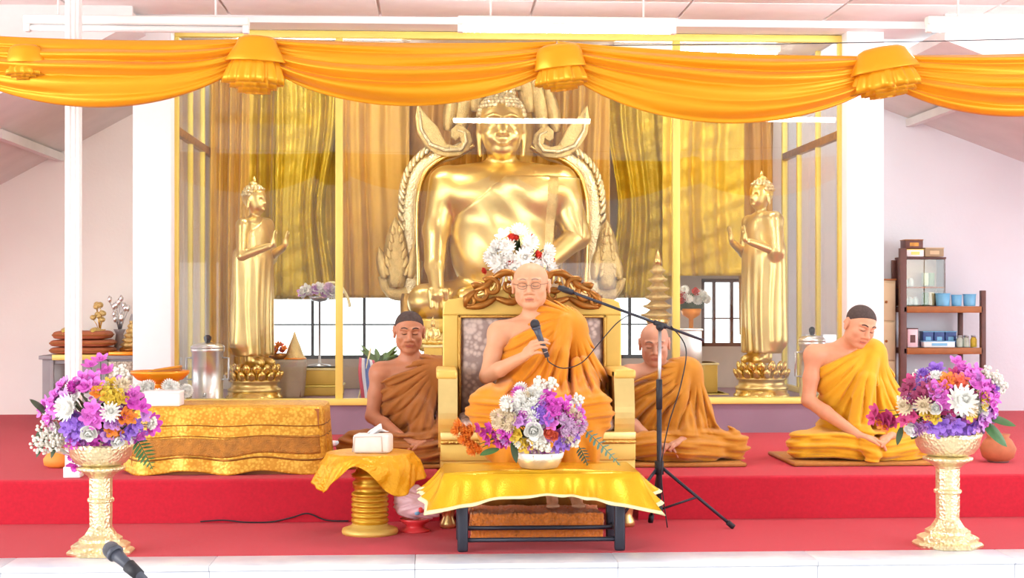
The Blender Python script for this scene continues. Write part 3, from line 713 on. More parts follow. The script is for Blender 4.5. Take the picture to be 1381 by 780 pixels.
# ------------------------------------------------------------------ throne
YT = 7.86
tx = PX(726, YT)
t = thing('throne_chair', 'wide gold throne chair with carved crest and mauve brocade back', 'chair', (tx, YT, 0)); O = Vector(t.location)
def T(px, py, Y): return P(px, py, Y)-O
YBK = 8.42-YT                                            # back plane, local
def tb(x, z): return x, z
kb = 8.42/FPX
xl, xr = T(597, 500, 8.42).x, T(835, 500, 8.42).x; xl -= .0; 
xr = T(834, 500, 8.42).x
zt = T(597, 404, 8.42).z; zb_ = T(597, 600, 8.42).z
def bk(px, py): p = T(px, py, 8.42); return (p.x, p.z)
outer = [bk(597, 612), bk(597, 418), bk(599, 408), bk(606, 404), bk(640, 400), bk(672, 392), bk(700, 386), bk(716, 384), bk(732, 386), bk(760, 392), bk(795, 400), bk(826, 404), bk(834, 408), bk(837, 418), bk(837, 612)]
inner = [bk(618, 425), bk(816, 425), bk(816, 600), bk(618, 600)]
m = MB()
def seg(pl, y=YBK, th=.07, bev=.008): m.plate(pl, th, Matrix.Translation((0, y, 0)), bev)
seg([bk(597, 640), bk(597, 425), bk(618, 425), bk(618, 640)]); seg([bk(816, 640), bk(816, 425), bk(837, 425), bk(837, 640)]); seg(outer[1:-1]+[bk(837, 425), bk(597, 425)])
m.build('back_frame', GOLD_PAINT, t)
m = MB(); x0, z0 = bk(618, 600); x1, z1 = bk(816, 425)
for a, b, c_, d in ((x0, x0+.016, z0, z1), (x1-.016, x1, z0, z1), (x0, x1, z1-.016, z1)): m.b2(a, b, YBK-.05, YBK+.0, c_, d, .004)
m.build('back_moulding', GOLD_DARK, t)
MB().box(((x0+x1)/2, YBK+.0, (z0+z1)/2), (x1-x0-.02, .06, z1-z0-.02), .025).build('back_panel', BRO_UP, t)
# carved crest: scrolled acanthus, mirrored
def spiral(c, r0, r1, a0, turns, rad, n=26, y=0., s=1):
    pts = []; rs = []
    for i in range(n):
        q = i/(n-1); a = a0+turns*2*PI*q; r = r0+(r1-r0)*q; pts.append((c[0]+s*r*math.cos(a), y-.012*math.sin(PI*q), c[1]+r*math.sin(a))); rs.append(rad*(1-.6*q))
    return pts, rs
cxm = (bk(597, 400)[0]+bk(837, 400)[0])/2
for s in (-1, 1):
    m = MB(); mir = lambda px, py: (lambda q: (cxm+s*abs(q[0]-cxm), q[1]))(bk(px, py))
    for (px, py, r0, tn, a0, rad) in ((686, 384, .075, 1.25, 2.6, .020), (662, 388, .055, 1.2, 2.4, .018), (646, 397, .058, 1.15, 2.3, .018), (690, 398, .036, 1.1, 2.4, .014), (633, 407, .034, 1.2, 2.6, .014)):
        p, r = spiral(mir(px, py), r0, .008, a0, -tn, rad, y=YBK-.055, s=-s if s > 0 else 1); m.tube(p, r, 9)
    for (a, b, c_) in (((628, 414), (650, 412), (668, 402)), ((640, 392), (655, 386), (664, 376)), ((664, 376), (680, 368), (700, 372)), ((668, 402), (690, 408), (706, 396)), ((628, 414), (630, 402), (642, 393))):
        pts = smooth_path([(*mir(*a)[:1], YBK-.05, mir(*a)[1]), (mir(*b)[0], YBK-.065, mir(*b)[1]), (mir(*c_)[0], YBK-.05, mir(*c_)[1])], 10)
        m.tube(pts, [.008+.013*math.sin(PI*(.1+.8*i/10)) for i in range(11)], 9)
    m.build('crest_scroll', GOLD_BROWN, t)
    m = MB()
    for i in range(6):
        q = mir(650+8*i, 392-3.2*i); a = -.9+.22*i
        m.ell((q[0], YBK-.06, q[1]), (.010, .012, .034), 10, R=Matrix.Rotation(s*a, 3, 'Y'))
    m.build('crest_leaf', GOLD_SATIN, t)
pts = smooth_path([(*mir(696, 372)[:1], YBK-.05, mir(696, 372)[1]), (cxm, YBK-.06, mir(716, 364)[1]), (2*cxm-mir(696, 372)[0], YBK-.05, mir(696, 372)[1])], 12)
MB().tube(pts, .022, 10).build('crest_arch', GOLD_BROWN, t)
# arms with curved front posts
for s, (pa, pb) in ((-1, (591, 617)), (1, (829, 856))):
    a, b = T(pa, 505, YT).x, T(pb, 505, YT).x; z0, z1 = T(600, 612, YT).z, T(600, 503, YT).z
    prof = []
    for i in range(15): q = i/14; prof.append((-.035*math.sin(PI*q)**2+.028*(q > .93), z1-(z1-z0)*q))
    V = []; F = []
    for y, z in prof: V += [(a, .03+y, z), (b, .03+y, z), (b, .12+y*.6, z), (a, .12+y*.6, z)]
    n = len(prof)
    for i in range(n-1):
        for k in range(4): F.append((4*i+k, 4*i+(k+1) % 4, 4*i+4+(k+1) % 4, 4*i+4+k))
    F += [(3, 2, 1, 0), (4*n-4, 4*n-3, 4*n-2, 4*n-1)]
    MB().add(V, F, False).build('arm_post', GOLD_SATIN, t)
    MB().b2(a-.01 if s < 0 else a, b if s < 0 else b+.01, .02, YBK-.02, z1-.035, z1+.012, .012).build('armrest', GOLD_PAINT, t)
    xi = (a+.03, b-.03); MB().b2(xi[0], xi[1], .12, YBK-.03, z0, z1-.03, .006).build('arm_panel', GOLD_BROWN, t)
a, b = T(594, 600, YT).x, T(857, 600, YT).x
for nm, p0, p1, dy, mm in (('seat_rail', 583, 594, -.02, GOLD_SATIN), ('seat_moulding', 594, 599, -.03, GOLD_DARK), ('apron', 599, 622, -.01, GOLD_PAINT), ('lower_rail', 622, 660, .01, GOLD_PAINT)):
    MB().b2(a, b, dy, YBK+.03, T(600, p1, YT).z, T(600, p0, YT).z, .005).build(nm, mm, t)
MB().b2(a+.02, b-.02, .03, YBK+.02, .10, T(600, 660, YT).z, .004).build('skirt', GOLD_BROWN, t)
zs = T(600, 583, YT).z
MB().box(((a+b)/2, .24, zs+.035), (b-a-.20, .46, .075), .03).build('seat_cushion', BRO_UP, t)
for s, x in ((-1, a+.04), (1, b-.04)):
    for y in (.05, YBK-.01):
        MB().lathe([(.036, 0), (.043, .012), (.043, .03), (.03, .055), (.034, .08), (.045, .12), (.04, .16), (.036, .2)], 18, (x, y, 0), sq=(1, .9)).build('leg', GOLD_SATIN, t)
SEAT_Z = zs+.072

# ------------------------------------------------------------------ low table with gold cloth
YTA0, YTA1 = 7.14, 7.52
tx_ = PX(733, YTA0); t = thing('low_table', 'low table with black steel legs under the gold cloth', 'table', (tx_, (YTA0+YTA1)/2, 0)); O = Vector(t.location)
ztop = PZ(637, YTA0, 733)-.006
xa, xb = PX(624, YTA0)-O.x, PX(836, YTA0)-O.x; ya, yb = YTA0-O.y+.01, YTA1-O.y-.02
MB().b2(xa-.05, xb+.05, ya-.03, yb+.03, ztop-.022, ztop, .003).build('tabletop', BLACK_METAL, t)
for x in (xa, xb):
    for y in (ya, yb): MB().box((x, y, (ztop-.022)/2), (.05, .04, ztop-.022), .010).build('leg', BLACK_METAL, t)
for y, z in ((ya+.0, .055), (ya+.24, .075)): MB().tube([(xa, y, z), (xb, y, z)], .011, 10).build('crossbar', BLACK_METAL, t)
for x in (xa, xb): MB().tube([(x, ya, .075), (x, yb, .075)], .010, 8).build('side_bar', BLACK_METAL, t)
# cloth: top plus hanging skirt, longer at the corners
hx, hy = (xb-xa)/2+.085, (YTA1-YTA0)/2+.035
cxm2 = (xa+xb)/2
o = thing('table_cloth', 'shiny gold cloth with cream lining draped over the low table', 'tablecloth', (tx_+cxm2, O.y, ztop))
def cl(u, v, lining=False):
    a = u*4; k = int(a) % 4; f = a-int(a)
    cs = [(-hx, -hy), (hx, -hy), (hx, hy), (-hx, hy)]; p, q = cs[k], cs[(k+1) % 4]
    x, y = p[0]+(q[0]-p[0])*f, p[1]+(q[1]-p[1])*f
    cf = abs(2*f-1); drop = .105+.075*cf**3
    n = ((0, -1), (1, 0), (0, 1), (-1, 0))[k]
    cd = (x/hx*.7, y/hy*.7) if cf > .75 else n
    w_ = max(0, (cf-.75)/.25); dx = n[0]*(1-w_)+cd[0]*w_; dy = n[1]*(1-w_)+cd[1]*w_
    L_ = math.hypot(dx, dy)
    e = .03+.05*v+.03*cf**4*v
    wv = (.026*math.sin(f*37+k*2+2*math.sin(f*9))+.010*math.sin(f*17+1+k))*v*min(1, 4*v)
    r = .012
    z = .006-drop*v*(1+.05*math.sin(f*9+k)); 
    return Vector((x+dx/L_*(e*v+wv)+dx*r*min(1, v*6), y+dy/L_*(e*v*.6+wv)+dy*r*min(1, v*6), z))
m = MB(); NU = 260
m.grid(lambda u, v: cl(u, v), NU, 18, True)
V = [cl(i/NU, 0) for i in range(NU)]; base = len(m.v)
m.add(V+[Vector((0, 0, .006))], [(i, (i+1) % NU, NU) for i in range(NU)], True)
m.build('cloth', SATIN_Y, o, solid=.003)
m = MB(); m.grid(lambda u, v: cl(u, .93+.10*v)+Vector((0, 0, -.001)), NU, 3, True); m.build('cream_hem', CREAM, o, solid=.006)

# ------------------------------------------------------------------ footstool with orange towel
xa, xb = PX(634, 7.5), PX(811, 7.5); t = thing('footstool', 'low footstool wrapped in a fluffy orange towel under the table', 'footstool', ((xa+xb)/2, 7.61, 0))
MB().box((0, 0, .055), (xb-xa-.03, .27, .106), .01).build('stool_box', WOOD_O, t)
hw = (xb-xa)/2
rt = random.Random(4)
def tw(u, v):
    x = -hw+2*hw*u+.006*math.sin(9*v); s = v*(.13+.30+.12)
    if s < .13: y, z = -.155, s+.004
    elif s < .43: y, z = -.155+(s-.13), .132
    else: y, z = .15, .132-(s-.43)
    return Vector((x, y+.004*math.sin(40*u+7*v)+rt.uniform(-.006, .006), z+.003*math.sin(23*u)+rt.uniform(-.0035, .0035)))
MB().grid(tw, 120, 90).build('towel', TOWEL, t, solid=.008)

# ------------------------------------------------------------------ long altar table under brocade
xa, xb = PX(168, 8.32), PX(437, 8.32); Y0, Y1 = 8.32, 8.92; zt = PZ(550, 8.32, 300)
t = thing('brocade_table', 'long low table covered to the floor in gold brocade cloth', 'table', ((xa+xb)/2, (Y0+Y1)/2, ZP)); O = Vector(t.location); hx, hy, hz = (xb-xa)/2, (Y1-Y0)/2, zt-ZP
MB().b2(-hx+.03, hx-.03, -hy+.03, hy-.03, 0, hz-.012).build('table_box', WOOD_O, t)
def bc(u, v):
    a = u*2*PI; ex = 7.; cx, sy = math.cos(a), math.sin(a); r = (abs(cx)**ex+abs(sy)**ex)**(-1/ex); x, y = cx*r, sy*r
    fl = .02*v*v+.012*v*math.sin(13*a+2*math.sin(3*a))
    z = hz-v*(hz-.012-.012*math.sin(9*a)); q = min(1, v*14)
    return Vector((x*(hx-.012*(1-q)+fl), y*(hy-.012*(1-q)+fl), z if v > .04 else hz-.006*(v/.04)**2))
m = MB(); NU = 200; m.grid(bc, NU, 40, True); m.add([bc(i/NU, 0) for i in range(NU)]+[Vector((0, 0, hz))], [(i, (i+1) % NU, NU) for i in range(NU)], True)
m.build('brocade_cloth', BRO_GOLD, t, solid=.004)
m = MB()
for z0, z1 in ((.075, .085), (.20, .205), (.262, .268)):
    m.grid(lambda u, v: (lambda p: Vector((p.x*1.004, p.y*1.012, p.z)))(bc(u, 1-(z0+(z1-z0)*v)/hz)), NU, 2, True)
m.build('cloth_band', GOLD_BROWN, t, solid=.003)
MB().grid(lambda u, v: (lambda p: Vector((p.x*1.003, p.y*1.008, p.z)))(bc(.62+.26*u, .45+.28*v+.03*math.sin(5*u))), 60, 8).build('woven_panel', mat('brocade_panel_brown', srgb(206, 140, 50), .5, .2, 26., .2, .5, 160, wave='vor'), t, solid=.003)

# ------------------------------------------------------------------ round turned stand with gold cloth
c = P(499, 718, 7.74); t = thing('round_stand', 'turned gold stand with ringed stem left of the throne', 'stand', (c.x, 7.74, 0)); k = SZ(1, 7.74)
prof = [(37, 0), (38, 3), (37, 7), (31, 9), (25, 11), (24, 14)]
MB().lathe([(r*k, z*k) for r, z in prof], 36).build('foot', GOLD_PAINT, t)
pr = [(23, 14)]
for i in range(6): z = 15+7*i; pr += [(23, z), (25, z+1.5), (25, z+4.5), (23, z+6)]
pr += [(20, 58), (23, 63), (23.5, 69), (19, 74), (24, 76), (25, 80), (20, 83), (17, 90), (22, 97)]
MB().lathe([(r*k, z*k) for r, z in pr], 36).build('stem', mat('stand_gold', srgb(214, 164, 44), .32, .5, 8., .06), t)
MB().lathe([(22*k, 97*k), (44*k, 100*k), (52*k, 102*k), (54*k, 105*k), (54*k, 108*k)], 40).build('tabletop', GOLD_DARK, t)
o = thing('stand_cloth', 'crinkled gold cloth draped over the round turned stand', 'tablecloth', (c.x, 7.74, 108*k))
def rc(u, v):
    a = u*2*PI; r0 = 55*k; dr = (30+13*math.cos(3*a+2.3)+7*math.sin(5*a+1))*k
    if v < .45: q = v/.45; return Vector((r0*q*math.cos(a), r0*q*math.sin(a), .004+.0015*math.sin(9*a)*q))
    q = (v-.45)/.55; e = r0+(4+11*q)*k*min(1, 3*q)+.014*q*math.sin(9*a+1.5+2*q)+.006*q*math.sin(23*a+9*q)
    return Vector((e*math.cos(a)*1.05, e*math.sin(a), .004-dr*q*1.15+.003*(1-q)))
MB().grid(rc, 180, 44, True).build('cloth', SATIN_C, o, solid=.003)
# tissue box
p = P(503, 597, 7.70); t = thing('tissue_box', 'white cloth covered tissue box on the gold round stand', 'tissue box', (p.x, 7.72, 108*k+.006), -.12)
MB().box((0, 0, 25*k*.5), (50*k, .13, 25*k), .016).build('box_cover', TISSUE, t)
m = MB(); m.tube([(-25*k, -.066, 2*k), (-22*k, -.067, 22*k), (14*k, -.067, 23*k), (15*k, -.067, 2*k)], .003, 6); m.build('piping', mat('piping_cream', srgb(222, 206, 196), .8), t)
def ts(u, v):
    x = (-.01+.055*v+.045*(u-.5)*(1+.6*v)); y = .03*(u-.5)*math.sin(3*v+1)+.01*math.sin(9*u); z = 24*k+.052*v-.02*v*abs(u-.5)-.012*v*v*2*(u > .5)
    return Vector((x, y, z+.004*math.sin(7*u+5*v)))
MB().grid(ts, 14, 14).build('tissue', WHITE, t, solid=.003)
# plastic bag of offerings on a red footed tray
p = P(560, 722, 7.80); t = thing('red_tray', 'small red footed plastic tray on the red carpet', 'tray', (p.x, 7.80, 0)); k = SZ(1, 7.8)
MB().lathe([(20*k, 0), (20*k, 2*k), (13*k, 5*k), (12*k, 9*k), (19*k, 13*k), (21*k, 17*k), (20*k, 17.5*k), (17*k, 14*k)], 28, fn=lambda a, t_: 1+.03*math.sin(14*a)).build('tray', REDTRAY, t)
t = thing('plastic_bag', 'clear pinkish plastic bag of sweets on the red tray', 'bag', (p.x+.01, 7.80, 18*k))
sd = SDF((-.16, -.13, -.01), (.18, .13, .19), .006)
sd.ell((0.0, 0, .05), (.115, .075, .05), .03); sd.ell((-.05, .0, .10), (.06, .06, .06), .04); sd.ell((.08, 0, .05), (.06, .05, .045), .03); sd.cap((-.09, 0, .14), (.06, 0, .14), .022, .02, .05)
X, Y_, Z_ = sd.grids(); sd.d = sd.d+.004*np.sin(X*80+6*np.sin(Z_*50))+.003*np.sin(Y_*90+Z_*70)
sd.mesh('bag_film', PINK, t)
for i, (x, z, mm) in enumerate(((-.0, .035, BLUE), (.02, .05, REDTRAY), (.055, .045, REDTRAY), (.075, .055, FLAGBLUE), (-.03, .04, FLAGBLUE), (.05, .07, WHITE))):
    MB().ell((x, -.074+.3*abs(x-.03), z), (.017, .012, .013), 8, R=Matrix.Rotation(i, 3, 'Y')).build('sweet', mm, t)
# ------------------------------------------------------------------ tall offering pedestals
def offering_stand(px, pyb, pyr, Y, sc, label):
    p = P(px, pyb, Y); zr = P(px, pyr, Y).z; H_ = zr; t = thing('offering_stand', label, 'stand', (p.x, Y, 0), 0, 'tall silver gilt offering stands')
    u = H_/152.; h = lambda a, z: (a*u, z*u)
    m = MB().lathe([h(46, 0), h(47, 3), h(44, 6), h(40, 7), h(41, 12), h(36, 15), h(30, 17), h(30, 21), h(22, 26), h(15.5, 36)], 8, R=Matrix.Rotation(PI/8, 3, 'Z')); m.s = [False]*len(m.s); m.build('base', GOLD_PALE, t)
    m = MB().lathe([h(15.5, 36), h(16, 60), h(16, 70), h(18.5, 72), h(18.5, 75), h(16, 77), h(16, 104), h(19, 108)], 12); m.s = [False]*len(m.s); m.build('shaft', GOLD_PALE, t)
    MB().lathe([h(19, 108), h(26, 113), h(33, 116), h(33, 119), h(26, 121)], 32).build('collar', GOLD_PALE, t)
    MB().lathe([h(22, 121), h(34, 125), h(41, 134), h(44, 146), h(46, 152), h(43, 152), h(38, 140), h(5, 136)], 40).build('bowl', GOLD_PALE, t)
    return t, zr, u
# ------------------------------------------------------------------ microphone stand
c = P(889, 716, 7.86); t = thing('microphone_stand', 'black tripod microphone stand with long boom beside the throne', 'microphone stand', (c.x, 7.86, 0)); O = Vector(t.location)
q = lambda px, py, dy=0.: P(px, py, 7.86+dy)-O
MB().tube([q(889, 690), q(889, 540)], .0135, 12).build('lower_tube', BLACK_METAL, t); MB().tube([q(889, 545), q(890, 442)], .0095, 10).build('upper_tube', STEEL, t)
MB().tube([q(889, 552), q(889, 512)], .0165, 12).build('height_clutch', BLACK, t); MB().tube([q(889, 640), q(889, 622)], .024, 12).build('hub', BLACK, t); MB().tube([q(889, 694), q(889, 682)], .020, 12).build('spider', BLACK, t)
zf = .012
hub = q(889, 628); sp = q(889, 688)
for f in (Vector((q(985, 713).x, q(985, 713).y-.06, zf)), Vector((-.26, -.12, zf)), Vector((-.02, .17, zf))):
    MB().tube([hub, f], .0085, 8).build('leg', BLACK_METAL, t); md = hub.lerp(f, .52); MB().tube([sp, md], .006, 8).build('brace', BLACK_METAL, t)
    d = (f-hub).normalized(); MB().tube([f-d*.035, f+d*.008], .0145, 10).build('rubber_foot', BLACK, t)
b0, b1 = q(765, 392, -.10), q(948, 459, .05)
MB().tube([b0, b1], .0075, 8).build('boom', BLACK_METAL, t); bc0 = b0.lerp(b1, .68)
MB().tube([bc0-(b1-b0).normalized()*.035, bc0+(b1-b0).normalized()*.035], .014, 10).build('boom_clutch', BLACK, t); MB().ell(q(890, 441), (.022, .02, .022), 12).build('swivel', BLACK, t); MB().tube([q(889, 441, -.03), q(889, 441, .03)], .010, 10).build('knob', BLACK, t)
dd = (b0-b1).normalized()
MB().tube([b0+dd*-.03, b0+dd*.02, b0+dd*.05], [.014, .017, .012], 12).build('microphone_clip', BLACK, t)
cab = smooth_path([q(905, 440, .01), q(925, 470, -.03), q(918, 520, -.04), q(900, 580, -.03), q(892, 640, -.05), q(900, 712, -.05)], 30)
MB().tube(cab, .0035, 6).build('cable', BLACK, t)
# ------------------------------------------------------------------ foreground microphone on its own stand
c = P(150, 742, 4.6); cb = P(200, 800, 4.55)
t = thing('foreground_microphone', 'dark grey microphone on a stand in the near left corner', 'microphone', (cb.x+.05, 4.5, -.46)); O = Vector(t.location)
a = c-O; b = P(205, 792, 4.5)-O; d = (b-a).normalized()
MB().ell(a, (.026, .026, .026), 18).build('grille', MIC_GRILLE, t); MB().tube([a+d*.012, a+d*.024], .0265, 18).build('grille_ring', GREY_PLASTIC, t)
MB().tube([a+d*.02, a+d*.05, a+d*.16], [.022, .0175, .0125], 16).build('handle', GREY_PLASTIC, t); MB().tube([a+d*.085, a+d*.135], [.021, .018], 14).build('clip', BLACK, t)
e_ = a+d*.11; MB().tube([e_, e_+Vector((.03, .0, -.05)), (e_.x+.05, e_.y, e_.z-.12), (e_.x+.05, e_.y, .02)], .010, 10).build('pole', BLACK_METAL, t)
MB().lathe([(.13, 0), (.13, .012), (.1, .02), (.02, .03)], 28, (e_.x+.05, e_.y, 0)).build('base', BLACK, t)
# cable lying along the foot of the riser
pts = [P(x, y, YR-.015) for x, y in ((270, 704), (300, 702), (330, 706), (365, 708), (395, 698), (415, 693), (440, 702), (470, 703))]
for p in pts: p.z = max(p.z, .006)
tag(MB().tube(smooth_path(pts, 50), .004, 6).build('floor_cable', BLACK), 'thin black cable along the foot of the red riser', 'cable')
# ------------------------------------------------------------------ people
from mathutils.bvhtree import BVHTree
MOUTH = mat('mouth_line_red', srgb(142, 84, 78), .6)
def rotm(yaw, roll, pitch): return np.array(Matrix.Rotation(yaw, 3, 'Z') @ Matrix.Rotation(roll, 3, 'Y') @ Matrix.Rotation(pitch, 3, 'X'))
def unit(v): v = np.array(v, float); return v/np.linalg.norm(v)
def head(sd, hc, R, s=1., gaunt=0., wide=1.07):
    h = lambda x, y, z: hc+R @ (np.array((x*wide, y, z))*s)
    E_ = lambda p, r, k=.012, op='add': sd.ell(h(*p), (r[0]*s*wide, r[1]*s, r[2]*s), k*s, op, R)
    C_ = lambda a, b, ra, rb, k=.008, op='add': sd.cap(h(*a), h(*b), ra*s, rb*s, k*s, op)
    E_((0, .014, .034), (.077, .096, .083), .02)
    E_((0, -.018, -.035), (.065, .072, .083), .03)
    E_((0, -.064, -.098), (.028, .022, .019), .032)
    for q in (-1, 1):
        E_((q*.041, -.012, -.062), (.020, .035, .030), .038)                    # jaw corner
        E_((q*.04, -.056, -.022), (.024-.004*gaunt, .022, .022), .02)         # cheekbone
        C_((q*.012, -.086, .034), (q*.048, -.068, .032), .009, .008, .014)    # brow
        E_((q*.031, -.094, .011), (.021, .016, .0115), .010, 'cut')           # socket
        E_((q*.031, -.073, .009), (.018, .014, .0105), .005)                  # lid
        E_((q*.0785, .016, -.004), (.009, .019, .034), .006)                  # ear
        C_((q*.083, .024, .024), (q*.087, .032, -.008), .0055, .005, .004); C_((q*.083, .024, .024), (q*.079, .002, .02), .005, .004, .004); E_((q*.080, .008, -.034), (.007, .009, .011), .006)
        E_((q*.0125, -.094, -.031), (.0095, .010, .008), .006)                # nostril wing
        C_((q*.021, -.088, -.034), (q*.034, -.072, -.066), .006, .004, .014)
    C_((0, -.086, .022), (0, -.104, -.024), .0085, .0125, .010)
    E_((0, -.077, -.058), (.026, .014, .014), .014)
    C_((-.019, -.085, -.0585), (.019, -.085, -.0585), .0055, .0055, .004); C_((-.015, -.0845, -.0715), (.015, -.0845, -.0715), .0065, .0065, .004)
    C_((-.023, -.095, -.065), (.023, -.095, -.065), .0035, .0035, .003, 'cut')
def hand(sd, W, d, n, t, curls, thumb=None, s=1., spread=.12):
    """W wrist, d towards the fingers, n palm normal, t towards the thumb, curls per finger in radians"""
    W, d, n, t = np.array(W, float), unit(d), unit(n), unit(t); A = lambda p, q, ra, rb, k: sd.cap(p, q, ra*s, rb*s, k)
    ln = (.040, .045, .041, .032)
    for i in range(4):
        o = .029-.0195*i
        b = W+s*(d*(.083-.004*abs(i-1)-.006*(i == 3))+t*o); A(W+t*(o*.55*s)+d*.012*s, b, .0145, .0125, .012)
        p = b; a = 0.
        dd = unit(d+t*(spread*(1.2-.8*i)))
        for j, (l, r0, r1) in enumerate(((ln[i], .0095, .0085), (ln[i]*.64, .0085, .0077), (ln[i]*.52, .0077, .0066))):
            a += curls[i]*(1., 1.15, .8)[j]; q = p+s*l*(dd*math.cos(a)+n*math.sin(a)); A(p, q, r0, r1, .004); p = q
    th = thumb or ((.55, .75, .25), (.85, .30, .35))
    p = W+s*(d*.022+t*.024); q = p+s*.042*unit(d*th[0][0]+t*th[0][1]+n*th[0][2]); A(p, q, .0145, .0115, .012)
    r = q+s*.032*unit(d*th[1][0]+t*th[1][1]+n*th[1][2]); A(q, r, .0112, .0098, .004); r2 = r+s*.024*unit(d*th[1][0]+t*(th[1][1]-.15)+n*(th[1][2]+.2)); A(r, r2, .0098, .0075, .004)
def lerp(a, b, f): return np.array(a)*(1-f)+np.array(b)*f
def monk(label, loc, J, robe_m, skin, hair_m, hairline=0., h=.0042, seated='lotus', fold_amp=.01155, extra=None, flap=None, hs=1., group=None, gaunt=0., brow=(60, 44, 40), wide=1.07):
    t = thing('person', label, 'person', loc, J.get('rz', 0.), group)
    v = lambda k: np.array(J[k], float)
    N, HC, SR, SL, ER, EL, WR, WL = map(v, ('N', 'H', 'SR', 'SL', 'ER', 'EL', 'WR', 'WL')); R = rotm(*J['hr'])
    lo, hi = J['lo'], J['hi']
    sd = SDF(lo, hi, h); cm = (SR+SL)/2; ch = np.array((cm[0]*.8, cm[1]+.012, cm[2]-.13)); be = np.array((cm[0]*.4, .0, cm[2]*.45)); wd = np.linalg.norm(SR-SL)/2
    torso = [(ch, (wd*.82, .118, .17), .06), (be, (wd*.76+J.get('belly', 0)*.3, .125+J.get('belly', 0), .19), .07), (np.array((0, .03, .1)), (.175, .135, .115), .06)]
    for c, r, k in torso: sd.ell(c, r, k)
    sd.cap(lerp(SR, cm, .12), lerp(SL, cm, .12), .056, .056, .05); nk = HC+R @ np.array((0, .02, -.07))*hs
    sd.cap(N+np.array((0, .015, -.03)), nk, .056, .051, .025)
    for S in (SR, SL): sd.cap(N+np.array((0, .02, -.005)), lerp(N, S, .72)+np.array((0, .015, .0)), .035, .036, .05)
    for S in (SR, SL): sd.cap(N+np.array((0, -.045, -.045)), lerp(N, S, .8)+np.array((0, -.03, .012)), .012, .012, .03)     # collar bone
    head(sd, HC, R, hs, gaunt, wide)
    for S, E_, W in ((SR, ER, WR), (SL, EL, WL)):
        sd.ell(S, (.058, .058, .06), .04); sd.cap(S, lerp(S, E_, .5), .05, .046, .03); sd.cap(lerp(S, E_, .5), E_, .046, .039, .02); sd.cap(E_, lerp(E_, W, .35), .039, .041, .02); sd.cap(lerp(E_, W, .35), W, .041, .0265, .015)
    hand(sd, WR, *J['handR']); hand(sd, WL, *J['handL'])
    legs = J['legs']
    for a, b, ra, rb in legs: sd.cap(a, b, ra, rb, .03)
    for a, b, ra, rb in J.get('feet', ()): sd.cap(a, b, ra, rb, .008)
    C0, LIP, NAIL = [np.array(srgb(*c)[:3]) for c in (skin, tuple(int(a*b) for a, b in zip(skin, (.94, .78, .77))), skin)]
    def colfn(V):
        C = np.tile(C0, (len(V), 1)); q = ((V-HC) @ R)/hs
        lip = (np.abs(q[:, 0]) < .023) & (q[:, 2] < -.0545+.15*np.abs(q[:, 0])*-1) & (q[:, 2] > -.0775+.25*np.abs(q[:, 0])) & (q[:, 1] < -.07); C[lip] = LIP
        return C
    body = sd.mesh('body', SKIN, t, colfn)
    # small things laid on the face surface
    me = body.data; bv = BVHTree.FromPolygons([x.co for x in me.vertices], [p.vertices[:] for p in me.polygons if np.linalg.norm(np.array(p.center)-HC) < .2])
    RM = Matrix(R.tolist())
    def onface(x, z, off=0.):
        o = Vector(HC)+RM @ (Vector((x, -.3, z))*hs); d = RM @ Vector((0, 1, 0)); hit = bv.ray_cast(o, d)
        return (hit[0] if hit[0] is not None else o+d*.2)-d*off
    bm_ = mat('brow_hair', srgb(*brow), .8) if 'brow%s' % (brow,) not in MATS else MATS['brow%s' % (brow,)]; MATS['brow%s' % (brow,)] = bm_
    for q in (-1, 1):
        pts = [onface(q*(.014+.036*i/8), .033+.008*math.sin(PI*(.15+.75*i/8)), .0004) for i in range(9)]; MB().tube(pts, [.0020+.0020*math.sin(PI*(.2+.7*i/8)) for i in range(9)], 6).build('eyebrow', bm_, t)
        pts = [onface(q*(.014+.033*i/8), .0065-.0045*math.sin(PI*i/8), .0002) for i in range(9)]; MB().tube(pts, [.0011+.0015*math.sin(PI*i/8) for i in range(9)], 6).build('eyelashes', bm_, t)
    pts = [onface(-.021+.042*i/10, -.0650-.0015*math.sin(PI*i/10), -.0002) for i in range(11)]; MB().tube(pts, [.0008+.0012*math.sin(PI*i/10) for i in range(11)], 6).build('mouth_line', MOUTH, t)
    if hair_m is not None:
        sh = SDF(HC-.15, HC+.15, .004); hh = lambda x, y, z: HC+R @ (np.array((x, y, z))*hs)
        sh.ell(hh(0, .014, .034), tuple((q+.002)*hs for q in (.077*wide, .096, .083)), 0, 'add', R)
        sh.half(hh(0, -.078, .086+hairline), R @ np.array((0, -.62, -.78)), .008); sh.mesh('hair', hair_m, t)
    # robe
    g = .021; sr = SDF(lo, hi, h*1.12)
    for c, r, k in torso: sr.ell(c, tuple(q+g for q in r), k)
    sr.cap(lerp(SR, cm, .12), lerp(SL, cm, .12), .056+g, .056+g, .05); sr.cap(N+np.array((.035, .025, -.012)), lerp(N, SL, .75)+np.array((0, .015, .0)), .035+g, .036+g*1.3, .05)
    sr.ell(SL, (.078, .078, .08), .04)
    sr.half(J['cutq'], J['cutn'], .012)
    sr.cap(SL, EL, .072, .066, .05); sr.cap(EL, lerp(EL, WL, .82), .064, J.get('cuff', .052), .03)
    for a, b, ra, rb in J.get('drape', ()): sr.cap(a, b, ra, rb, .04)
    for a, b, ra, rb in J.get('rlegs', [(a, b, ra+.018, rb+.02) for a, b, ra, rb in legs]): sr.cap(a, b, ra, rb, .05)
    for c, r, k in J.get('lap', ()): sr.ell(c, r, k)
    if flap:
        for a, b, ra, rb in flap: sr.cap(a, b, ra, rb, .014)
    X, Y, Z = sr.grids(); X2, Z2 = X[:, 0, :], Z[:, 0, :]
    th = np.arctan2(Z2-SL[2]-.06, X2-SL[0]-.02); rad = np.sqrt((Z2-SL[2])**2+(X2-SL[0])**2)
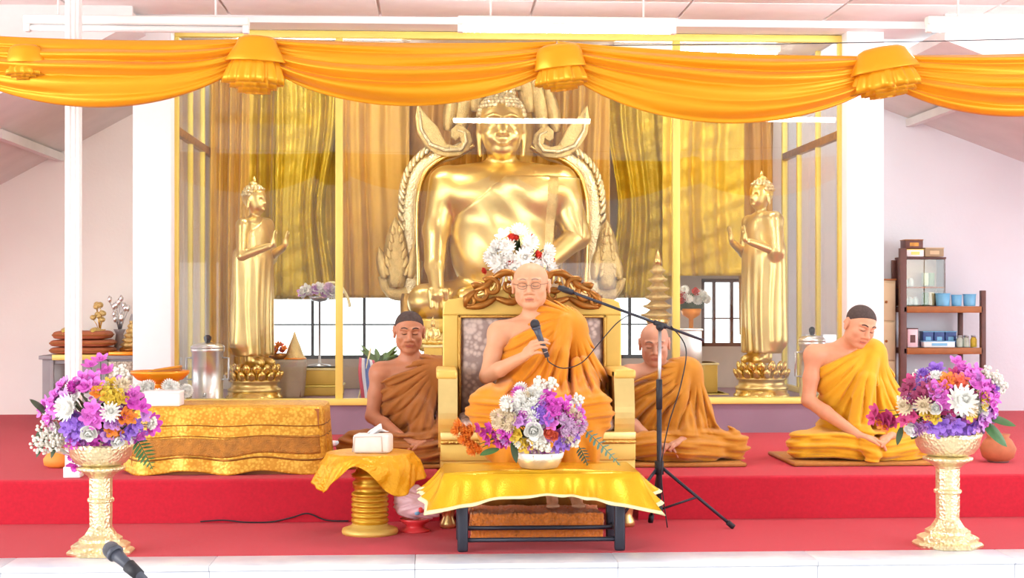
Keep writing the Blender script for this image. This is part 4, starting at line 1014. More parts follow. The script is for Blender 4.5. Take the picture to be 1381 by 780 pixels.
    ph = J.get('seed', 0); ft = .8-1.9*(1-np.abs(np.sin(th*13+ph+.9*np.sin(rad*11+ph)+.5*np.sin(th*5))))**2.2+.55*np.sin(th*47+2*ph+2*np.sin(rad*9))*sstep(.14, .3, rad)
    z0 = J.get('legz', .17)
    fl = np.sin(Z2*J.get('lf', 105)+ph+2.2*np.sin(X2*7+ph)+1.1*np.sin(X2*17))+.5*np.sin(Z2*190+3*np.sin(X2*9+ph))
    fl = np.sign(fl)*np.abs(fl)**.7
    mk = sstep(z0-.05, z0+.05, Z2); f = fold_amp*(ft*mk*sstep(.07, .2, rad)+fl*(1-mk)*.85)
    if 'skirt' in J: mk2 = sstep(J['skirt'], J['skirt']-.1, Z2); f = f*(1-mk2)+fold_amp*1.2*mk2*np.sin(X2*55+1.5*np.sin(Z2*9))
    sr.d = sr.d-f[:, None, :].astype(np.float32)*(1+.4*np.sin(Y*21+ph))
    if 'zcut' in J: sr.half((0, 0, J['zcut']), (0, 0, -1), .006)
    sr.mesh('robe', robe_m, t)
    return t, onface, HC, RM
def straw_mat(px, Y, w_, d_, label):
    t = thing('sitting_mat', label, 'mat', (PX(px, Y), Y, ZP+.001), 0, 'straw mats on the platform')
    MB().box((0, 0, .012), (w_, d_, .022), .008).build('mat_pad', MATSTRAW, t)
    for s in (-1, 1): MB().tube([(s*(w_/2-.004), -d_/2+.01, .012), (s*(w_/2-.004), d_/2-.01, .012)], .013, 8).build('bound_edge', WOOD_O, t)
LAPHAND = (.42, .40, .38, .36)
# ---- main speaker on the throne
MX, MY = PX(722, 8.14), 8.25
J = dict(N=(.005, -.03, .535), H=(-.022, -.06, .695), hr=(-.16, -.02, .10), SR=(-.196, -.03, .435), SL=(.205, -.02, .465), ER=(-.262, -.12, .205), EL=(.300, -.06, .20),
         WR=(-.072, -.285, .318), WL=(.262, -.335, .128), belly=.045, lo=(-.50, -.80, -.45), hi=(.52, .26, .86), seed=1.3, legz=.12, lf=75, skirt=.02, zcut=-.33,
         handR=((.42, -.55, .50), (.86, .25, -.1), (.05, .35, .9), (.62, .66, .70, .72), ((.45, .35, .75), (.55, .05, .85)), 1.0, .03),
         handL=((.10, -.80, -.52), (.0, .50, -.85), (-.98, .0, .05), (.14, .12, .14, .2), ((.6, .75, .1), (.9, .25, .2)), 1.04, .2),
         legs=[((-.1, .0, .085), (-.255, -.40, .06), .092, .068), ((.1, .0, .085), (.265, -.40, .055), .092, .068), ((-.255, -.40, .06), (.055, -.52, -.355), .062, .036), ((.265, -.40, .055), (.165, -.53, -.355), .062, .036)],
         feet=[((.055, -.52, -.365), (.052, -.62, -.403), .036, .026), ((.052, -.62, -.403), (.05, -.665, -.413), .03, .018), ((.165, -.53, -.365), (.175, -.63, -.403), .036, .026), ((.175, -.63, -.403), (.18, -.672, -.413), .03, .018)]
              + [((x0+dx*.6, -.65, -.415), (x0+dx, -.69+abs(i)*.008*(1 if sgn*i > 0 else .4), -.419), .0115-.001*abs(i), .0095) for x0, sgn in ((.05, 1), (.18, -1)) for i, dx in ((-2, -.026), (-1, -.013), (0, 0.), (1, .013), (2, .026))],
         cutq=(.045, -.05, .545), cutn=(-.66, -.05, .75), cuff=.06,
         drape=[((.29, -.05, .2), (.30, -.02, .02), .085, .1), ((.24, -.16, .25), (.26, -.2, .05), .06, .09)],
         lap=[((0, -.2, .05), (.30, .26, .10), .08), ((0, -.02, .02), (.36, .18, .09), .06)],
         rlegs=[((-.1, .0, .07), (-.265, -.39, .04), .115, .10), ((.1, .0, .07), (.275, -.39, .035), .115, .10), ((-.265, -.39, .03), (-.12, -.45, -.33), .10, .08), ((.275, -.39, .03), (.2, -.46, -.33), .10, .075), ((0, -.40, -.0), (.05, -.44, -.33), .10, .10), ((-.255, -.40, .06), (.055, -.50, -.33), .085, .065), ((.265, -.40, .055), (.165, -.50, -.33), .085, .065), ((-.2, -.42, .02), (.2, -.42, .02), .07, .07), ((-.15, -.46, -.15), (.2, -.46, -.15), .08, .08)])
flap = [((.055, -.03, .555), (.19, -.02, .515), .058, .062), ((.165, -.075, .50), (.13, -.165, .32), .045, .05), ((.13, -.165, .32), (.11, -.19, .14), .05, .055)]
t, onface, HC, RM = monk('bald bespectacled person in amber robe speaking on the gold throne', (MX, MY, SEAT_Z-.002), J, ROBE_A, (224, 166, 128), None, flap=flap, fold_amp=.0145, brow=(160, 130, 114), hs=1.04, wide=1.17)
g = MB()
for q in (-1, 1):
    ring = []
    for i in range(25):
        a = 2*PI*i/24; x, z = q*.037+.0245*math.copysign(abs(math.cos(a))**.75, math.cos(a)), .006+.0165*math.copysign(abs(math.sin(a))**.75, math.sin(a)); ring.append(Vector(HC)+RM @ Vector((x, -.101+.35*max(0, abs(x)-.03), z)))
    g.tube(ring, .0017, 6, False)
    g.tube([Vector(HC)+RM @ Vector((q*.062, -.092, .012)), Vector(HC)+RM @ Vector((q*.094, -.04, .012)), Vector(HC)+RM @ Vector((q*.099, .02, .012))], .0016, 6)
g.tube([Vector(HC)+RM @ Vector((-.010, -.103, .008)), Vector(HC)+RM @ Vector((0, -.1055, .011)), Vector(HC)+RM @ Vector((.010, -.103, .008))], .0014, 6)
g.build('glasses', mat('glasses_wire', srgb(140, 112, 90), .4, .5), t)
# hand-held microphone with its cable
mp = Vector((MX, MY, SEAT_Z)); mh = Vector((-.018, -.345, .487)); mt = Vector((.048, -.335, .315)); d = (mt-mh).normalized()
o = thing('handheld_microphone', 'dark hand held microphone gripped by the speaker on the throne', 'microphone', mp+mt); off = -mt
MB().ell(mh+off, (.0255, .0255, .027), 18).build('grille', BLACK, o); MB().tube([mh+off+d*.014, mh+off+d*.028], [.0262, .0215], 18).build('grille_ring', GREY_PLASTIC, o)
MB().tube([mh+off+d*.02, mh+off+d*.06, mt+off], [.021, .0165, .0125], 16).build('handle', GREY_PLASTIC, o); MB().tube([mt+off-d*.03, mt+off+d*.006], [.0135, .012], 16).build('silver_band', SILVER, o)
W_ = lambda px, py, Y: P(px, py, Y)-mp-mt
pts = smooth_path([Vector((0, 0, 0))+d*.004, W_(741, 489, 7.84), W_(760, 497, 7.84), W_(785, 489, 7.82), W_(808, 463, 7.80), W_(832, 436, 7.78), W_(852, 423, 7.80)], 40)
MB().tube(pts, .0032, 6).build('cable', BLACK, o)
# ---- three people sitting cross-legged on the platform
def lotus(label, px, Y, s, J, robe, skin, hair, flap=None, rz=0., **kw):
    J = dict(J); J['rz'] = rz
    return monk(label, (PX(px, Y), Y, ZP+.0255), J, robe, skin, hair, flap=flap, **kw)
def lot_legs(xr, xl, yk=-.17):
    return [((-.1, .02, .10), (xr, yk, .078), .085, .06), ((.1, .02, .10), (xl, yk, .078), .085, .06), ((xr, yk, .072), (.12, yk-.13, .058), .056, .036), ((xl, yk, .072), (-.10, yk-.10, .085), .056, .036), ((.12, yk-.13, .055), (.24, yk-.10, .045), .034, .024), ((-.10, yk-.10, .085), (-.2, yk-.07, .08), .034, .024)]
def lot_rlegs(xr, xl, yk=-.17):
    return [((-.1, .02, .10), (xr, yk, .082), .105, .082), ((.1, .02, .10), (xl, yk, .082), .105, .082), ((xr, yk, .078), (.10, yk-.12, .065), .080, .062), ((xl, yk, .078), (-.08, yk-.09, .085), .080, .062), ((.1, yk-.12, .06), (.27, yk-.09, .052), .066, .056), ((-.08, yk-.09, .09), (-.23, yk-.06, .085), .07, .055)]
JR = dict(N=(-.045, -.05, .655), H=(.012, -.165, .778), hr=(.34, .17, .46), SR=(-.235, -.05, .600), SL=(.125, -.02, .605), ER=(-.272, -.07, .335), EL=(.205, -.05, .345), WR=(-.045, -.315, .150), WL=(.16, -.30, .150),
          handR=((.85, -.32, -.18), (.15, .35, -.9), (.25, -.9, -.1), LAPHAND, None, 1.02, .05), handL=((-.80, -.40, -.25), (-.15, .25, -.9), (-.2, -.9, -.15), LAPHAND, None, 1.02, .05),
          lo=(-.50, -.46, -.02), hi=(.52, .26, .92), seed=.4, zcut=.0, cutq=(.03, -.05, .655), cutn=(-.46, -.12, .86), legz=.19, cuff=.058,
          drape=[((.2, -.05, .34), (.21, -.06, .1), .075, .08), ((.2, -.0, .46), (.262, -.04, .26), .06, .065), ((.14, -.1, .4), (.16, -.16, .12), .06, .07)], legs=lot_legs(-.33, .36), rlegs=lot_rlegs(-.33, .36), lap=[((0, -.13, .06), (.22, .14, .07), .06)])
YM = 8.92
lotus('person in bright amber robe at the right, head bowed, hands in lap', 1147, YM, 1, JR, ROBE_D, (224, 160, 124), HAIR_BLACK,
      flap=[((.115, -.075, .610), (.06, -.155, .45), .042, .055), ((.055, -.165, .45), (-.01, -.21, .20), .055, .065), ((-.01, -.24, .18), (.03, -.34, .08), .06, .055), ((.0, -.33, .09), (.03, -.37, .03), .05, .045)], fold_amp=.0105)
JL = dict(N=(.01, -.03, .585), H=(.0, -.06, .745), hr=(.06, .02, .22), SR=(-.175, -.02, .500), SL=(.195, -.01, .505), ER=(-.215, -.05, .25), EL=(.24, -.04, .25), WR=(-.02, -.27, .13), WL=(.12, -.28, .13),
          handR=((.85, -.3, -.15), (.1, .3, -.9), (.2, -.9, 0), LAPHAND, None, 1., .05), handL=((-.85, -.3, -.2), (-.1, .3, -.9), (-.2, -.9, 0), LAPHAND, None, 1., .05),
          lo=(-.50, -.46, -.02), hi=(.50, .26, .90), seed=2.1, zcut=.0, cutq=(.045, -.05, .575), cutn=(-.56, -.08, .82), legz=.17,
          drape=[((.23, -.05, .25), (.22, -.1, .08), .075, .09), ((.05, -.14, .3), (.1, -.22, .08), .07, .09)], legs=lot_legs(-.32, .33), rlegs=lot_rlegs(-.32, .33), lap=[((0, -.13, .06), (.22, .14, .07), .06)])
lotus('person in brown robe with cropped dark hair, seated behind the tissue stand', 552, YM, 1, JL, ROBE_B, (196, 132, 98), HAIR_BLACK, fold_amp=.0115)
JM = dict(N=(-.025, -.045, .540), H=(-.045, -.085, .672), hr=(-.12, -.03, .30), SR=(-.195, -.03, .480), SL=(.165, -.02, .500), ER=(-.225, -.06, .235), EL=(.235, -.06, .25), WR=(-.085, -.28, .115), WL=(.09, -.30, .125),
          handR=((.80, -.35, -.2), (.1, .3, -.9), (.2, -.9, 0), LAPHAND, None, 1., .05), handL=((-.85, -.35, -.22), (-.1, .3, -.9), (-.2, -.9, 0), LAPHAND, None, 1., .05),
          lo=(-.50, -.46, -.02), hi=(.56, .26, .86), seed=4.4, zcut=.0, cutq=(.03, -.05, .555), cutn=(-.52, -.08, .85), legz=.17,
          drape=[((.23, -.06, .26), (.2, -.08, .1), .07, .07), ((.08, -.12, .36), (.08, -.18, .12), .06, .06)], legs=lot_legs(-.32, .40), rlegs=lot_rlegs(-.32, .40), lap=[((0, -.13, .06), (.22, .14, .07), .06)])
lotus('elderly person in ochre robe seated behind the microphone stand', 890, YM, 1, JM, ROBE_C, (206, 150, 122), None, flap=[((.14, -.07, .53), (.10, -.15, .36), .04, .045), ((.10, -.15, .36), (.09, -.17, .2), .045, .05)], fold_amp=.0115, gaunt=1.2, brow=(120, 96, 86))
straw_mat(1150, 8.88, .86, .66, 'straw sitting mat under the person at the right')
straw_mat(550, 8.88, .84, .66, 'straw sitting mat under the person in the brown robe')
straw_mat(893, 8.88, .86, .66, 'straw sitting mat under the person behind the microphone stand')
# ------------------------------------------------------------------ flowers
FM = {}
def fcol(nm, c, c2=None):
    if nm not in FM: FM[nm] = mat('petal_'+nm, srgb(*c), .6, 0, 60., .1, c2=srgb(*c2) if c2 else None)
    return FM[nm]
for nm, c, c2 in (('magenta', (236, 134, 222), (214, 92, 198)), ('hot', (228, 92, 206), (200, 62, 184)), ('rose', (222, 84, 150), (190, 60, 120)), ('lilac', (222, 166, 226), (196, 132, 210)), ('purple', (172, 126, 222), (142, 96, 202)), ('white', (255, 254, 250), (244, 243, 236)),
                  ('cream', (246, 232, 206), (226, 206, 172)), ('yellow', (236, 206, 74), (206, 170, 50)), ('orange', (244, 156, 58), (226, 120, 40)), ('coral', (246, 136, 104), (226, 100, 76)), ('red', (238, 92, 70), (214, 60, 50)), ('pinkwhite', (238, 214, 234), (212, 172, 214)), ('wine', (178, 74, 116), (140, 50, 90))): fcol(nm, c, c2)
def petal(m, M, l, w_, cup, n=4):
    V, F = [], []
    for i in range(n+1):
        q = i/n; ww = w_*math.sin(PI*(.12+.80*q))**.8; z = cup*q*q*l
        for s in (-1, 0, 1): V.append(M @ Vector((ww*s*.5, l*q, z-.12*ww*(s == 0))))
    for i in range(n):
        for s in (0, 1): a = i*3+s; F.append((a, a+1, a+4, a+3))
    m.add(V, F, True)
def orchid():
    m = MB()
    for k in range(5): petal(m, Matrix.Rotation(2*PI*k/5+.3, 4, 'Z') @ Matrix.Rotation(.15, 4, 'X'), .5, .42 if k % 2 else .36, .25)
    for k in range(3): petal(m, Matrix.Translation((0, 0, .04)) @ Matrix.Rotation(2*PI*k/3, 4, 'Z') @ Matrix.Rotation(.7, 4, 'X'), .24, .2, .4, 3)
    m.ell((0, 0, .06), (.06, .06, .08), 6); return m
def mum(rings=4, n=15):
    m = MB()
    for j in range(rings):
        el = .05+j*.40
        for k in range(n-3*j): petal(m, Matrix.Translation((0, 0, .05*j)) @ Matrix.Rotation(2*PI*(k+.5*(j % 2))/(n-3*j), 4, 'Z') @ Matrix.Rotation(el, 4, 'X'), .5-.05*j, .15, .35, 3)
    m.ell((0, 0, .1), (.18, .18, .2), 8); return m
def rose():
    m = MB(); rr = random.Random(2)
    for j, (n, el, l, w_) in enumerate(((5, .35, .5, .5), (5, .75, .46, .46), (4, 1.05, .42, .4), (3, 1.3, .36, .32))):
        for k in range(n): petal(m, Matrix.Translation((0, 0, .04*j)) @ Matrix.Rotation(2*PI*(k+.5*j)/n+rr.random()*.2, 4, 'Z') @ Matrix.Rotation(el, 4, 'X'), l, w_, .3)
    m.ell((0, 0, .16), (.16, .16, .2), 8); return m
PROT = {}
for nm, fn in (('orchid', orchid), ('chrysanthemum', mum), ('rose', rose)):
    mb = fn(); me = bpy.data.meshes.new(nm); me.from_pydata(mb.v, [], mb.f); me.polygons.foreach_set('use_smooth', mb.s); PROT[nm] = me
FME = {}
def bloom(kind, colr, size, pos, direction, parent, rnd):
    if (kind, colr) not in FME: me = PROT[kind].copy(); me.materials.append(FM[colr]); FME[(kind, colr)] = me
    o = bpy.data.objects.new(kind, FME[(kind, colr)]); COL.objects.link(o); o.parent = parent; o.location = pos
    q = Vector(direction).normalized().to_track_quat('Z', 'Y'); o.rotation_euler = (q.to_matrix() @ Matrix.Rotation(rnd.uniform(0, 6), 3, 'Z')).to_euler(); o.scale = (size,)*3
    return o
def leaf_blade(m, base, tip, w_, droop=0., n=8, up=(0, -.5, 1)):
    base, tip = Vector(base), Vector(tip); d = tip-base; s = d.cross(Vector(up)).normalized(); V, F = [], []
    for i in range(n+1):
        q = i/n; c = base+d*q+Vector((0, 0, -droop*q*q+droop*.6*q)); ww = w_*math.sin(PI*min(1, .06+.94*q))**.7
        V += [c-s*ww*.5, c+Vector((0, -.1, .1))*ww, c+s*ww*.5]
    for i in range(n):
        for k in (0, 1): a = i*3+k; F.append((a, a+1, a+4, a+3))
    m.add(V, F, True)
def fern(base, tip, w_, parent, mt, n=9, droop=.03):
    base, tip = Vector(base), Vector(tip); m = MB(); d = tip-base; s = d.cross(Vector((0, -1, .2))).normalized()
    pt = lambda q: base+d*q+Vector((0, 0, .6*droop*q-droop*q*q))
    m.tube([pt(i/8) for i in range(9)], .0025, 5)
    for i in range(1, n+1):
        q = i/(n+.5); l = w_*math.sin(PI*min(1, .25+.7*q))
        for sg in (-1, 1): leaf_blade(m, pt(q), pt(q)+s*sg*l+d.normalized()*l*.55, .30*l+.004, 0, 4)
    m.build('fern_leaf', mt, parent)
def gyps(pos, r, n, parent, rnd, mt=None):
    m = MB(); pos = Vector(pos); g = Vector((pos.x*.5, pos.y*.6+.02, pos.z-.75*r-.02))
    for i in range(n):
        v = Vector((rnd.gauss(0, 1), rnd.gauss(0, .7)-.4, rnd.gauss(0, 1))).normalized()*r*rnd.random()**.5; p = pos+v
        m.ell(p, (.0075,)*3, 5)
        if i % 3 == 0: m.tube([g, g.lerp(p, .6)+Vector((0, 0, .01)), p], .0011, 4, False)
    tag(m.build('gypsophila', mt or GYPS, parent), None, None, None, 'stuff')
def arrangement(name, label, cpx, cpy, Y, rpx, dpth, flowers, seed, group=None, fill=30, fillc=('magenta', 'white', 'lilac'), base_z=None, green=LEAFD):
    """blooms at photo pixels, lifted on a dome of radii rpx (x, z) pixels and depth dpth"""
    rnd = random.Random(seed); c = P(cpx, cpy, Y); zb = base_z if base_z is not None else c.z-.1
    t = thing(name, label, 'flowers', (c.x, Y, zb), 0, group); O = Vector((c.x, Y, c.z)); off = O-Vector(t.location); k = SZ(1, Y); rx, rz = rpx[0]*k, rpx[1]*k
    def dome(x, z):
        e = 1-(x/rx)**2-(z/rz)**2; return -dpth*math.sqrt(e) if e > 0 else 0.
    m = MB()
    for i in range(70):
        a = rnd.uniform(0, 6.28); r = rnd.random()**.5*.8; x, z = rx*r*math.cos(a), rz*r*math.sin(a); y = dome(x, z)*.75
        p = off+Vector((x, y, z)); leaf_blade(m, off+Vector((x*.4, y*.5, z*.4-.2*rz)), p+Vector((rnd.uniform(-.02, .02), -.01, rnd.uniform(-.01, .03))), .03, .01, 4)
    tag(m.build('greenery', green, t), None, None, None, 'stuff')
    m = MB()
    for kd, cl, px, py, sz in flowers:
        q = P(px, py, Y)-O; y = dome(q.x, q.z)-.01; p = off+Vector((q.x, y, q.z)); nrm = Vector((q.x/rx**2*rx*.9, -.75+.2*(abs(q.x)/rx), q.z/rz**2*rz*.8+.12))
        bloom(kd, cl, sz*k, p, nrm+Vector((rnd.uniform(-.2, .2), 0, rnd.uniform(-.2, .2))), t, rnd)
        if abs(q.x) < rx*1.5: m.tube([off+Vector((q.x*.12, 0, -rz*.75)), off+Vector((q.x*.6, y*.5, q.z*.5-.1*rz)), p+Vector((0, .004, 0))], .002, 4, False)
    for i in range(fill):
        a = rnd.uniform(0, 6.28); r = rnd.random()**.5*.95; x, z = rx*r*math.cos(a), rz*r*math.sin(a); y = dome(x, z)*.9
        bloom(rnd.choice(('orchid', 'orchid', 'chrysanthemum')), rnd.choice(fillc), rnd.uniform(18, 26)*k, off+Vector((x, y, z)), (x/rx, -.7, z/rz+.1), t, rnd)
    tag(m.build('stems', LEAF, t), None, None, None, 'stuff')
    q = lambda px, py, dy=0.: P(px, py, Y)-O+off+Vector((0, dy, 0))
    return t, q, rnd
def spray(cl, pts, sz=22, kd='orchid'): return [(kd, cl, x, y, sz) for x, y in pts]
# --- bouquet on the low table
z_cl = ztop+.008
BY = 7.30; bp = P(727, 627, BY)
t = thing('flower_bowl', 'shallow frosted silver bowl on the gold cloth of the low table', 'bowl', (bp.x, BY, z_cl)); k = SZ(1, BY)
MB().lathe([(22*k, 0), (26*k, 2*k), (30*k, 10*k), (33*k, 20*k), (31.5*k, 20*k), (27*k, 10*k), (3*k, 4*k)], 40).build('bowl', mat('bowl_frosted', srgb(226, 208, 182), .25, .5, 20., .08), t)
MB().lathe([(30.6*k, 13*k), (31.6*k, 14*k), (33.6*k, 21*k), (32.5*k, 22*k), (31*k, 15*k)], 40, fn=lambda a, t_: 1+.015*math.sin(24*a)).build('rim_band', WHITE, t)
X5 = lambda pts: [(600+x/5.571, 500+y/5.571) for x, y in pts]
fl = spray('hot', X5([(765, 175), (740, 230), (800, 230), (870, 250), (900, 290), (800, 290), (1000, 325), (985, 350)]), 23) + spray('magenta', X5([(840, 320), (930, 340), (780, 380), (970, 400), (760, 340), (880, 430)]), 21) \
   + spray('hot', X5([(260, 430), (300, 470), (340, 430), (380, 480), (430, 450), (330, 520), (400, 540), (460, 490), (440, 540), (480, 440)]), 20) + spray('orange', X5([(120, 400), (160, 440), (100, 450), (190, 480), (150, 510), (210, 440), (200, 540), (240, 560), (215, 590), (270, 580)]), 21, 'chrysanthemum') \
   + spray('white', X5([(570, 140), (640, 170), (690, 140), (590, 220), (650, 240), (550, 250), (690, 190), (610, 280), (640, 330), (560, 190)]), 21, 'chrysanthemum') + spray('cream', X5([(390, 340), (430, 380), (470, 300), (400, 390), (500, 350), (440, 310), (480, 400)]), 20, 'chrysanthemum') \
   + spray('lilac', X5([(545, 370), (600, 350), (580, 320), (630, 390)]), 19) + spray('purple', X5([(690, 250), (710, 310), (680, 290), (740, 350), (840, 520), (890, 540), (930, 500), (830, 560), (960, 460)]), 22) \
   + spray('pinkwhite', X5([(850, 350), (900, 380), (870, 430), (930, 430), (990, 430), (1010, 400)]), 21, 'chrysanthemum') + [('rose', 'white', 600+650/5.571, 500+425/5.571, 31)] + spray('yellow', X5([(540, 450), (560, 510), (590, 560), (530, 490), (610, 530)]), 21) \
   + [('rose', 'coral', 600+750/5.571, 500+445/5.571, 20), ('rose', 'coral', 600+790/5.571, 500+470/5.571, 17)] + spray('white', X5([(700, 490), (650, 500), (1000, 390)]), 18)
t, q, rnd = arrangement('flower_arrangement', 'round mixed bouquet of magenta, white and purple blooms on the low table', 727, 567, BY, (58, 46), .15, fl, 11, 'flower arrangements around the stage', 48, ('white', 'magenta', 'lilac', 'cream'), z_cl+.05)
for x, y, r, n in ((700, 90, .035, 40), (790, 90, .03, 36), (460, 250, .03, 36), (740, 550, .03, 36), (960, 530, .035, 40), (700, 540, .03, 30), (990, 210, .03, 30)): p = X5([(x, y)])[0]; gyps(q(*p, -.13 if 300 < x < 900 else -.06), r, n, t, rnd)
fern(q(786, 578, -.05), q(833, 622, -.10), .032, t, LEAFB, 9); fern(q(778, 600, -.08), q(790, 622, -.10), .03, t, LEAFD, 6)
m = MB(); leaf_blade(m, q(672, 604, -.05), q(646, 611, -.09), .05, .01); m.build('leaf', LEAF, t); m = MB(); leaf_blade(m, q(690, 590, -.07), q(695, 622, -.11), .035, .0); m.build('leaf', LEAFD, t); m = MB(); leaf_blade(m, q(684, 552, -.04), q(678, 536, -.06), .04, .0); m.build('leaf', LEAF, t)
# --- tall stands with bouquets, left and right
X6 = lambda pts: [(40+x/2.6, 470+y/2.6) for x, y in pts]
_, zr, u = offering_stand(136, 752, 598, 7.21, 1, 'silver gilt pedestal stand on the stage edge at the left')
fl = spray('magenta', X6([(250, 40), (215, 60), (270, 80), (240, 100), (200, 100), (225, 130), (260, 125), (70, 210), (45, 220), (100, 190), (85, 240), (120, 210), (110, 160), (125, 130), (60, 195)]), 25) \
   + spray('hot', X6([(165, 340), (190, 330), (150, 375), (175, 385), (195, 360), (160, 410), (380, 190), (410, 200), (430, 250), (425, 280), (440, 270)]), 24) + spray('purple', X6([(185, 250), (160, 270), (200, 280), (180, 300), (210, 250), (370, 280), (395, 300), (355, 290), (390, 260)]), 23) + spray('magenta', X6([(255, 200), (240, 230), (275, 220), (265, 245)]), 25) \
   + [('chrysanthemum', 'white', 40+170/2.6, 470+200/2.6, 38), ('chrysanthemum', 'white', 40+312/2.6, 470+215/2.6, 29), ('rose', 'white', 40+243/2.6, 470+277/2.6, 28), ('rose', 'white', 40+325/2.6, 470+308/2.6, 25), ('chrysanthemum', 'cream', 40+340/2.6, 470+130/2.6, 26)] \
   + spray('yellow', X6([(280, 140), (305, 120), (300, 165), (320, 180), (325, 150), (345, 170)]), 22) + spray('orange', X6([(360, 220), (375, 235), (350, 235), (315, 275), (330, 285), (265, 150)]), 21) + spray('lilac', X6([(130, 120), (310, 250), (150, 160), (300, 290), (330, 250), (415, 230)]), 22)
t, q, rnd = arrangement('flower_arrangement', 'loose bouquet of orchids and white blooms on the left pedestal stand', 137, 556, 7.21, (68, 54), .2, fl, 21, 'flower arrangements around the stage', 60, ('magenta', 'lilac', 'hot', 'white', 'purple'), zr-.02)
for x, y, r, n in ((75, 280, .05, 60), (50, 330, .055, 60), (105, 320, .055, 60), (120, 290, .04, 40), (330, 85, .04, 40), (280, 310, .03, 30), (440, 260, .03, 30)): p = X6([(x, y)])[0]; gyps(q(*p, -.06), r, n, t, rnd)
fern(q(188, 590, -.08), q(213, 625, -.14), .05, t, LEAF, 8)
for a, b, w_ in (((70, 560), (45, 536), .05), ((66, 585), (54, 615), .03), ((80, 590), (74, 616), .028), ((60, 575), (50, 600), .028)): m = MB(); leaf_blade(m, q(*a, -.04), q(*b, -.07), w_, .01); m.build('leaf', LEAFD, t)
X9 = lambda pts: [(900+x/2.786, 500+y/2.786) for x, y in pts]
_, zr, u = offering_stand(1278, 738, 584, 7.21, 1, 'silver gilt pedestal stand on the stage edge at the right')
fl = spray('magenta', X9([(1085, -30), (1110, 0), (1090, 20), (1130, 20), (1150, 50), (1110, 50), (1160, 0), (1150, 80), (1185, 60), (1200, 95), (1170, 110), (1190, 140), (1130, 90), (960, 60), (975, 90), (990, 60), (985, 110)]), 25) + spray('rose', X9([(780, 150), (800, 180), (770, 180), (830, 170), (850, 190), (870, 180), (890, 160), (820, 195)]), 22) + spray('wine', X9([(870, 70), (890, 50), (910, 80), (930, 60), (900, 100), (880, 95), (940, 90)]), 21) \
   + spray('purple', X9([(960, 200), (990, 190), (1010, 210), (1040, 195), (1070, 215), (1030, 220), (1100, 200), (985, 215)]), 24) + spray('lilac', X9([(1130, 170), (1150, 190), (1120, 195), (1105, 240), (1160, 160), (1200, 170), (960, 75)]), 23) \
   + [('chrysanthemum', 'white', 900+1045/2.786, 500+105/2.786, 46), ('rose', 'white', 900+903/2.786, 500+208/2.786, 26), ('chrysanthemum', 'cream', 900+870/2.786, 500+130/2.786, 28), ('chrysanthemum', 'cream', 900+920/2.786, 500+120/2.786, 26), ('rose', 'white', 900+962/2.786, 500+132/2.786, 22), ('chrysanthemum', 'cream', 900+1080/2.786, 500+135/2.786, 24)] \
   + spray('orange', X9([(1000, 40), (985, 55), (1010, 25)]), 22) + spray('coral', X9([(1035, 35), (1050, 50), (1060, 30)]), 24) + spray('yellow', X9([(945, 155), (960, 165), (1140, 95), (1135, 120), (1085, 155), (930, 150)]), 20) + spray('orange', X9([(800, 200), (820, 215)]), 17)
t, q, rnd = arrangement('flower_arrangement', 'loose bouquet of orchids and one big white bloom on the right pedestal stand', 1270, 542, 7.21, (72, 52), .2, fl, 31, 'flower arrangements around the stage', 60, ('magenta', 'lilac', 'white', 'rose', 'purple'), zr-.02)
for x, y, r, n in ((1210, 30, .05, 60), (1190, 10, .04, 40), (930, 25, .04, 50), (960, 20, .035, 40), (870, 110, .03, 30), (1080, 150, .035, 40), (1230, 60, .04, 40)): p = X9([(x, y)])[0]; gyps(q(*p, -.06), r, n, t, rnd)
for a, b, w_, mt_ in (((1318, 565), (1350, 600), .10, LEAF), ((1322, 560), (1362, 572), .08, LEAF), ((1212, 574), (1203, 598), .03, LEAFD), ((1232, 585), (1222, 590), .03, LEAFD)): m = MB(); leaf_blade(m, q(*a, -.05), q(*b, -.08), w_, .01); m.build('leaf', mt_, t)
# --- white chrysanthemums behind the throne on a slim gold stand
c = P(700, 395, 9.6); t = thing('flower_stand', 'slim gold stand behind the throne holding the white bouquet', 'stand', (c.x, 9.6, ZP)); hh = c.z-ZP
MB().lathe([(.16, 0), (.16, .02), (.05, .05), (.03, .08)], 24).build('base', GOLD, t); MB().lathe([(.028, .06), (.022, .4), (.035, .42), (.022, .44), (.022, hh-.1)], 16).build('shaft', GOLD, t); MB().lathe([(.03, hh-.12), (.09, hh-.06), (.11, hh), (.10, hh), (.02, hh-.07)], 24).build('bowl', GOLD, t)
X4 = lambda pts: [(500+x/3.732, 270+y/3.732) for x, y in pts]
fl = [('chrysanthemum', 'white', *p, s) for p, s in zip(X4([(740, 168), (790, 222), (685, 245), (640, 238), (760, 292), (640, 320), (605, 290), (715, 355), (655, 355), (880, 262), (870, 295), (890, 345), (885, 380), (620, 265), (820, 330), (700, 300), (690, 390), (800, 380)]), (27, 27, 27, 24, 29, 30, 24, 28, 24, 25, 25, 25, 23, 22, 24, 22, 22, 24))] \
   + [('rose', 'red', *p, s) for p, s in zip(X4([(708, 202), (800, 192), (828, 284), (697, 314), (580, 354), (907, 300), (725, 200)]), (16, 11, 15, 12, 12, 9, 12))]
t, q, rnd = arrangement('flower_arrangement', 'round bouquet of white chrysanthemums with red buds behind the bald speaker', 700, 350, 9.6, (46, 44), .16, fl, 41, 'flower arrangements around the stage', 8, ('white',), c.z-.02)
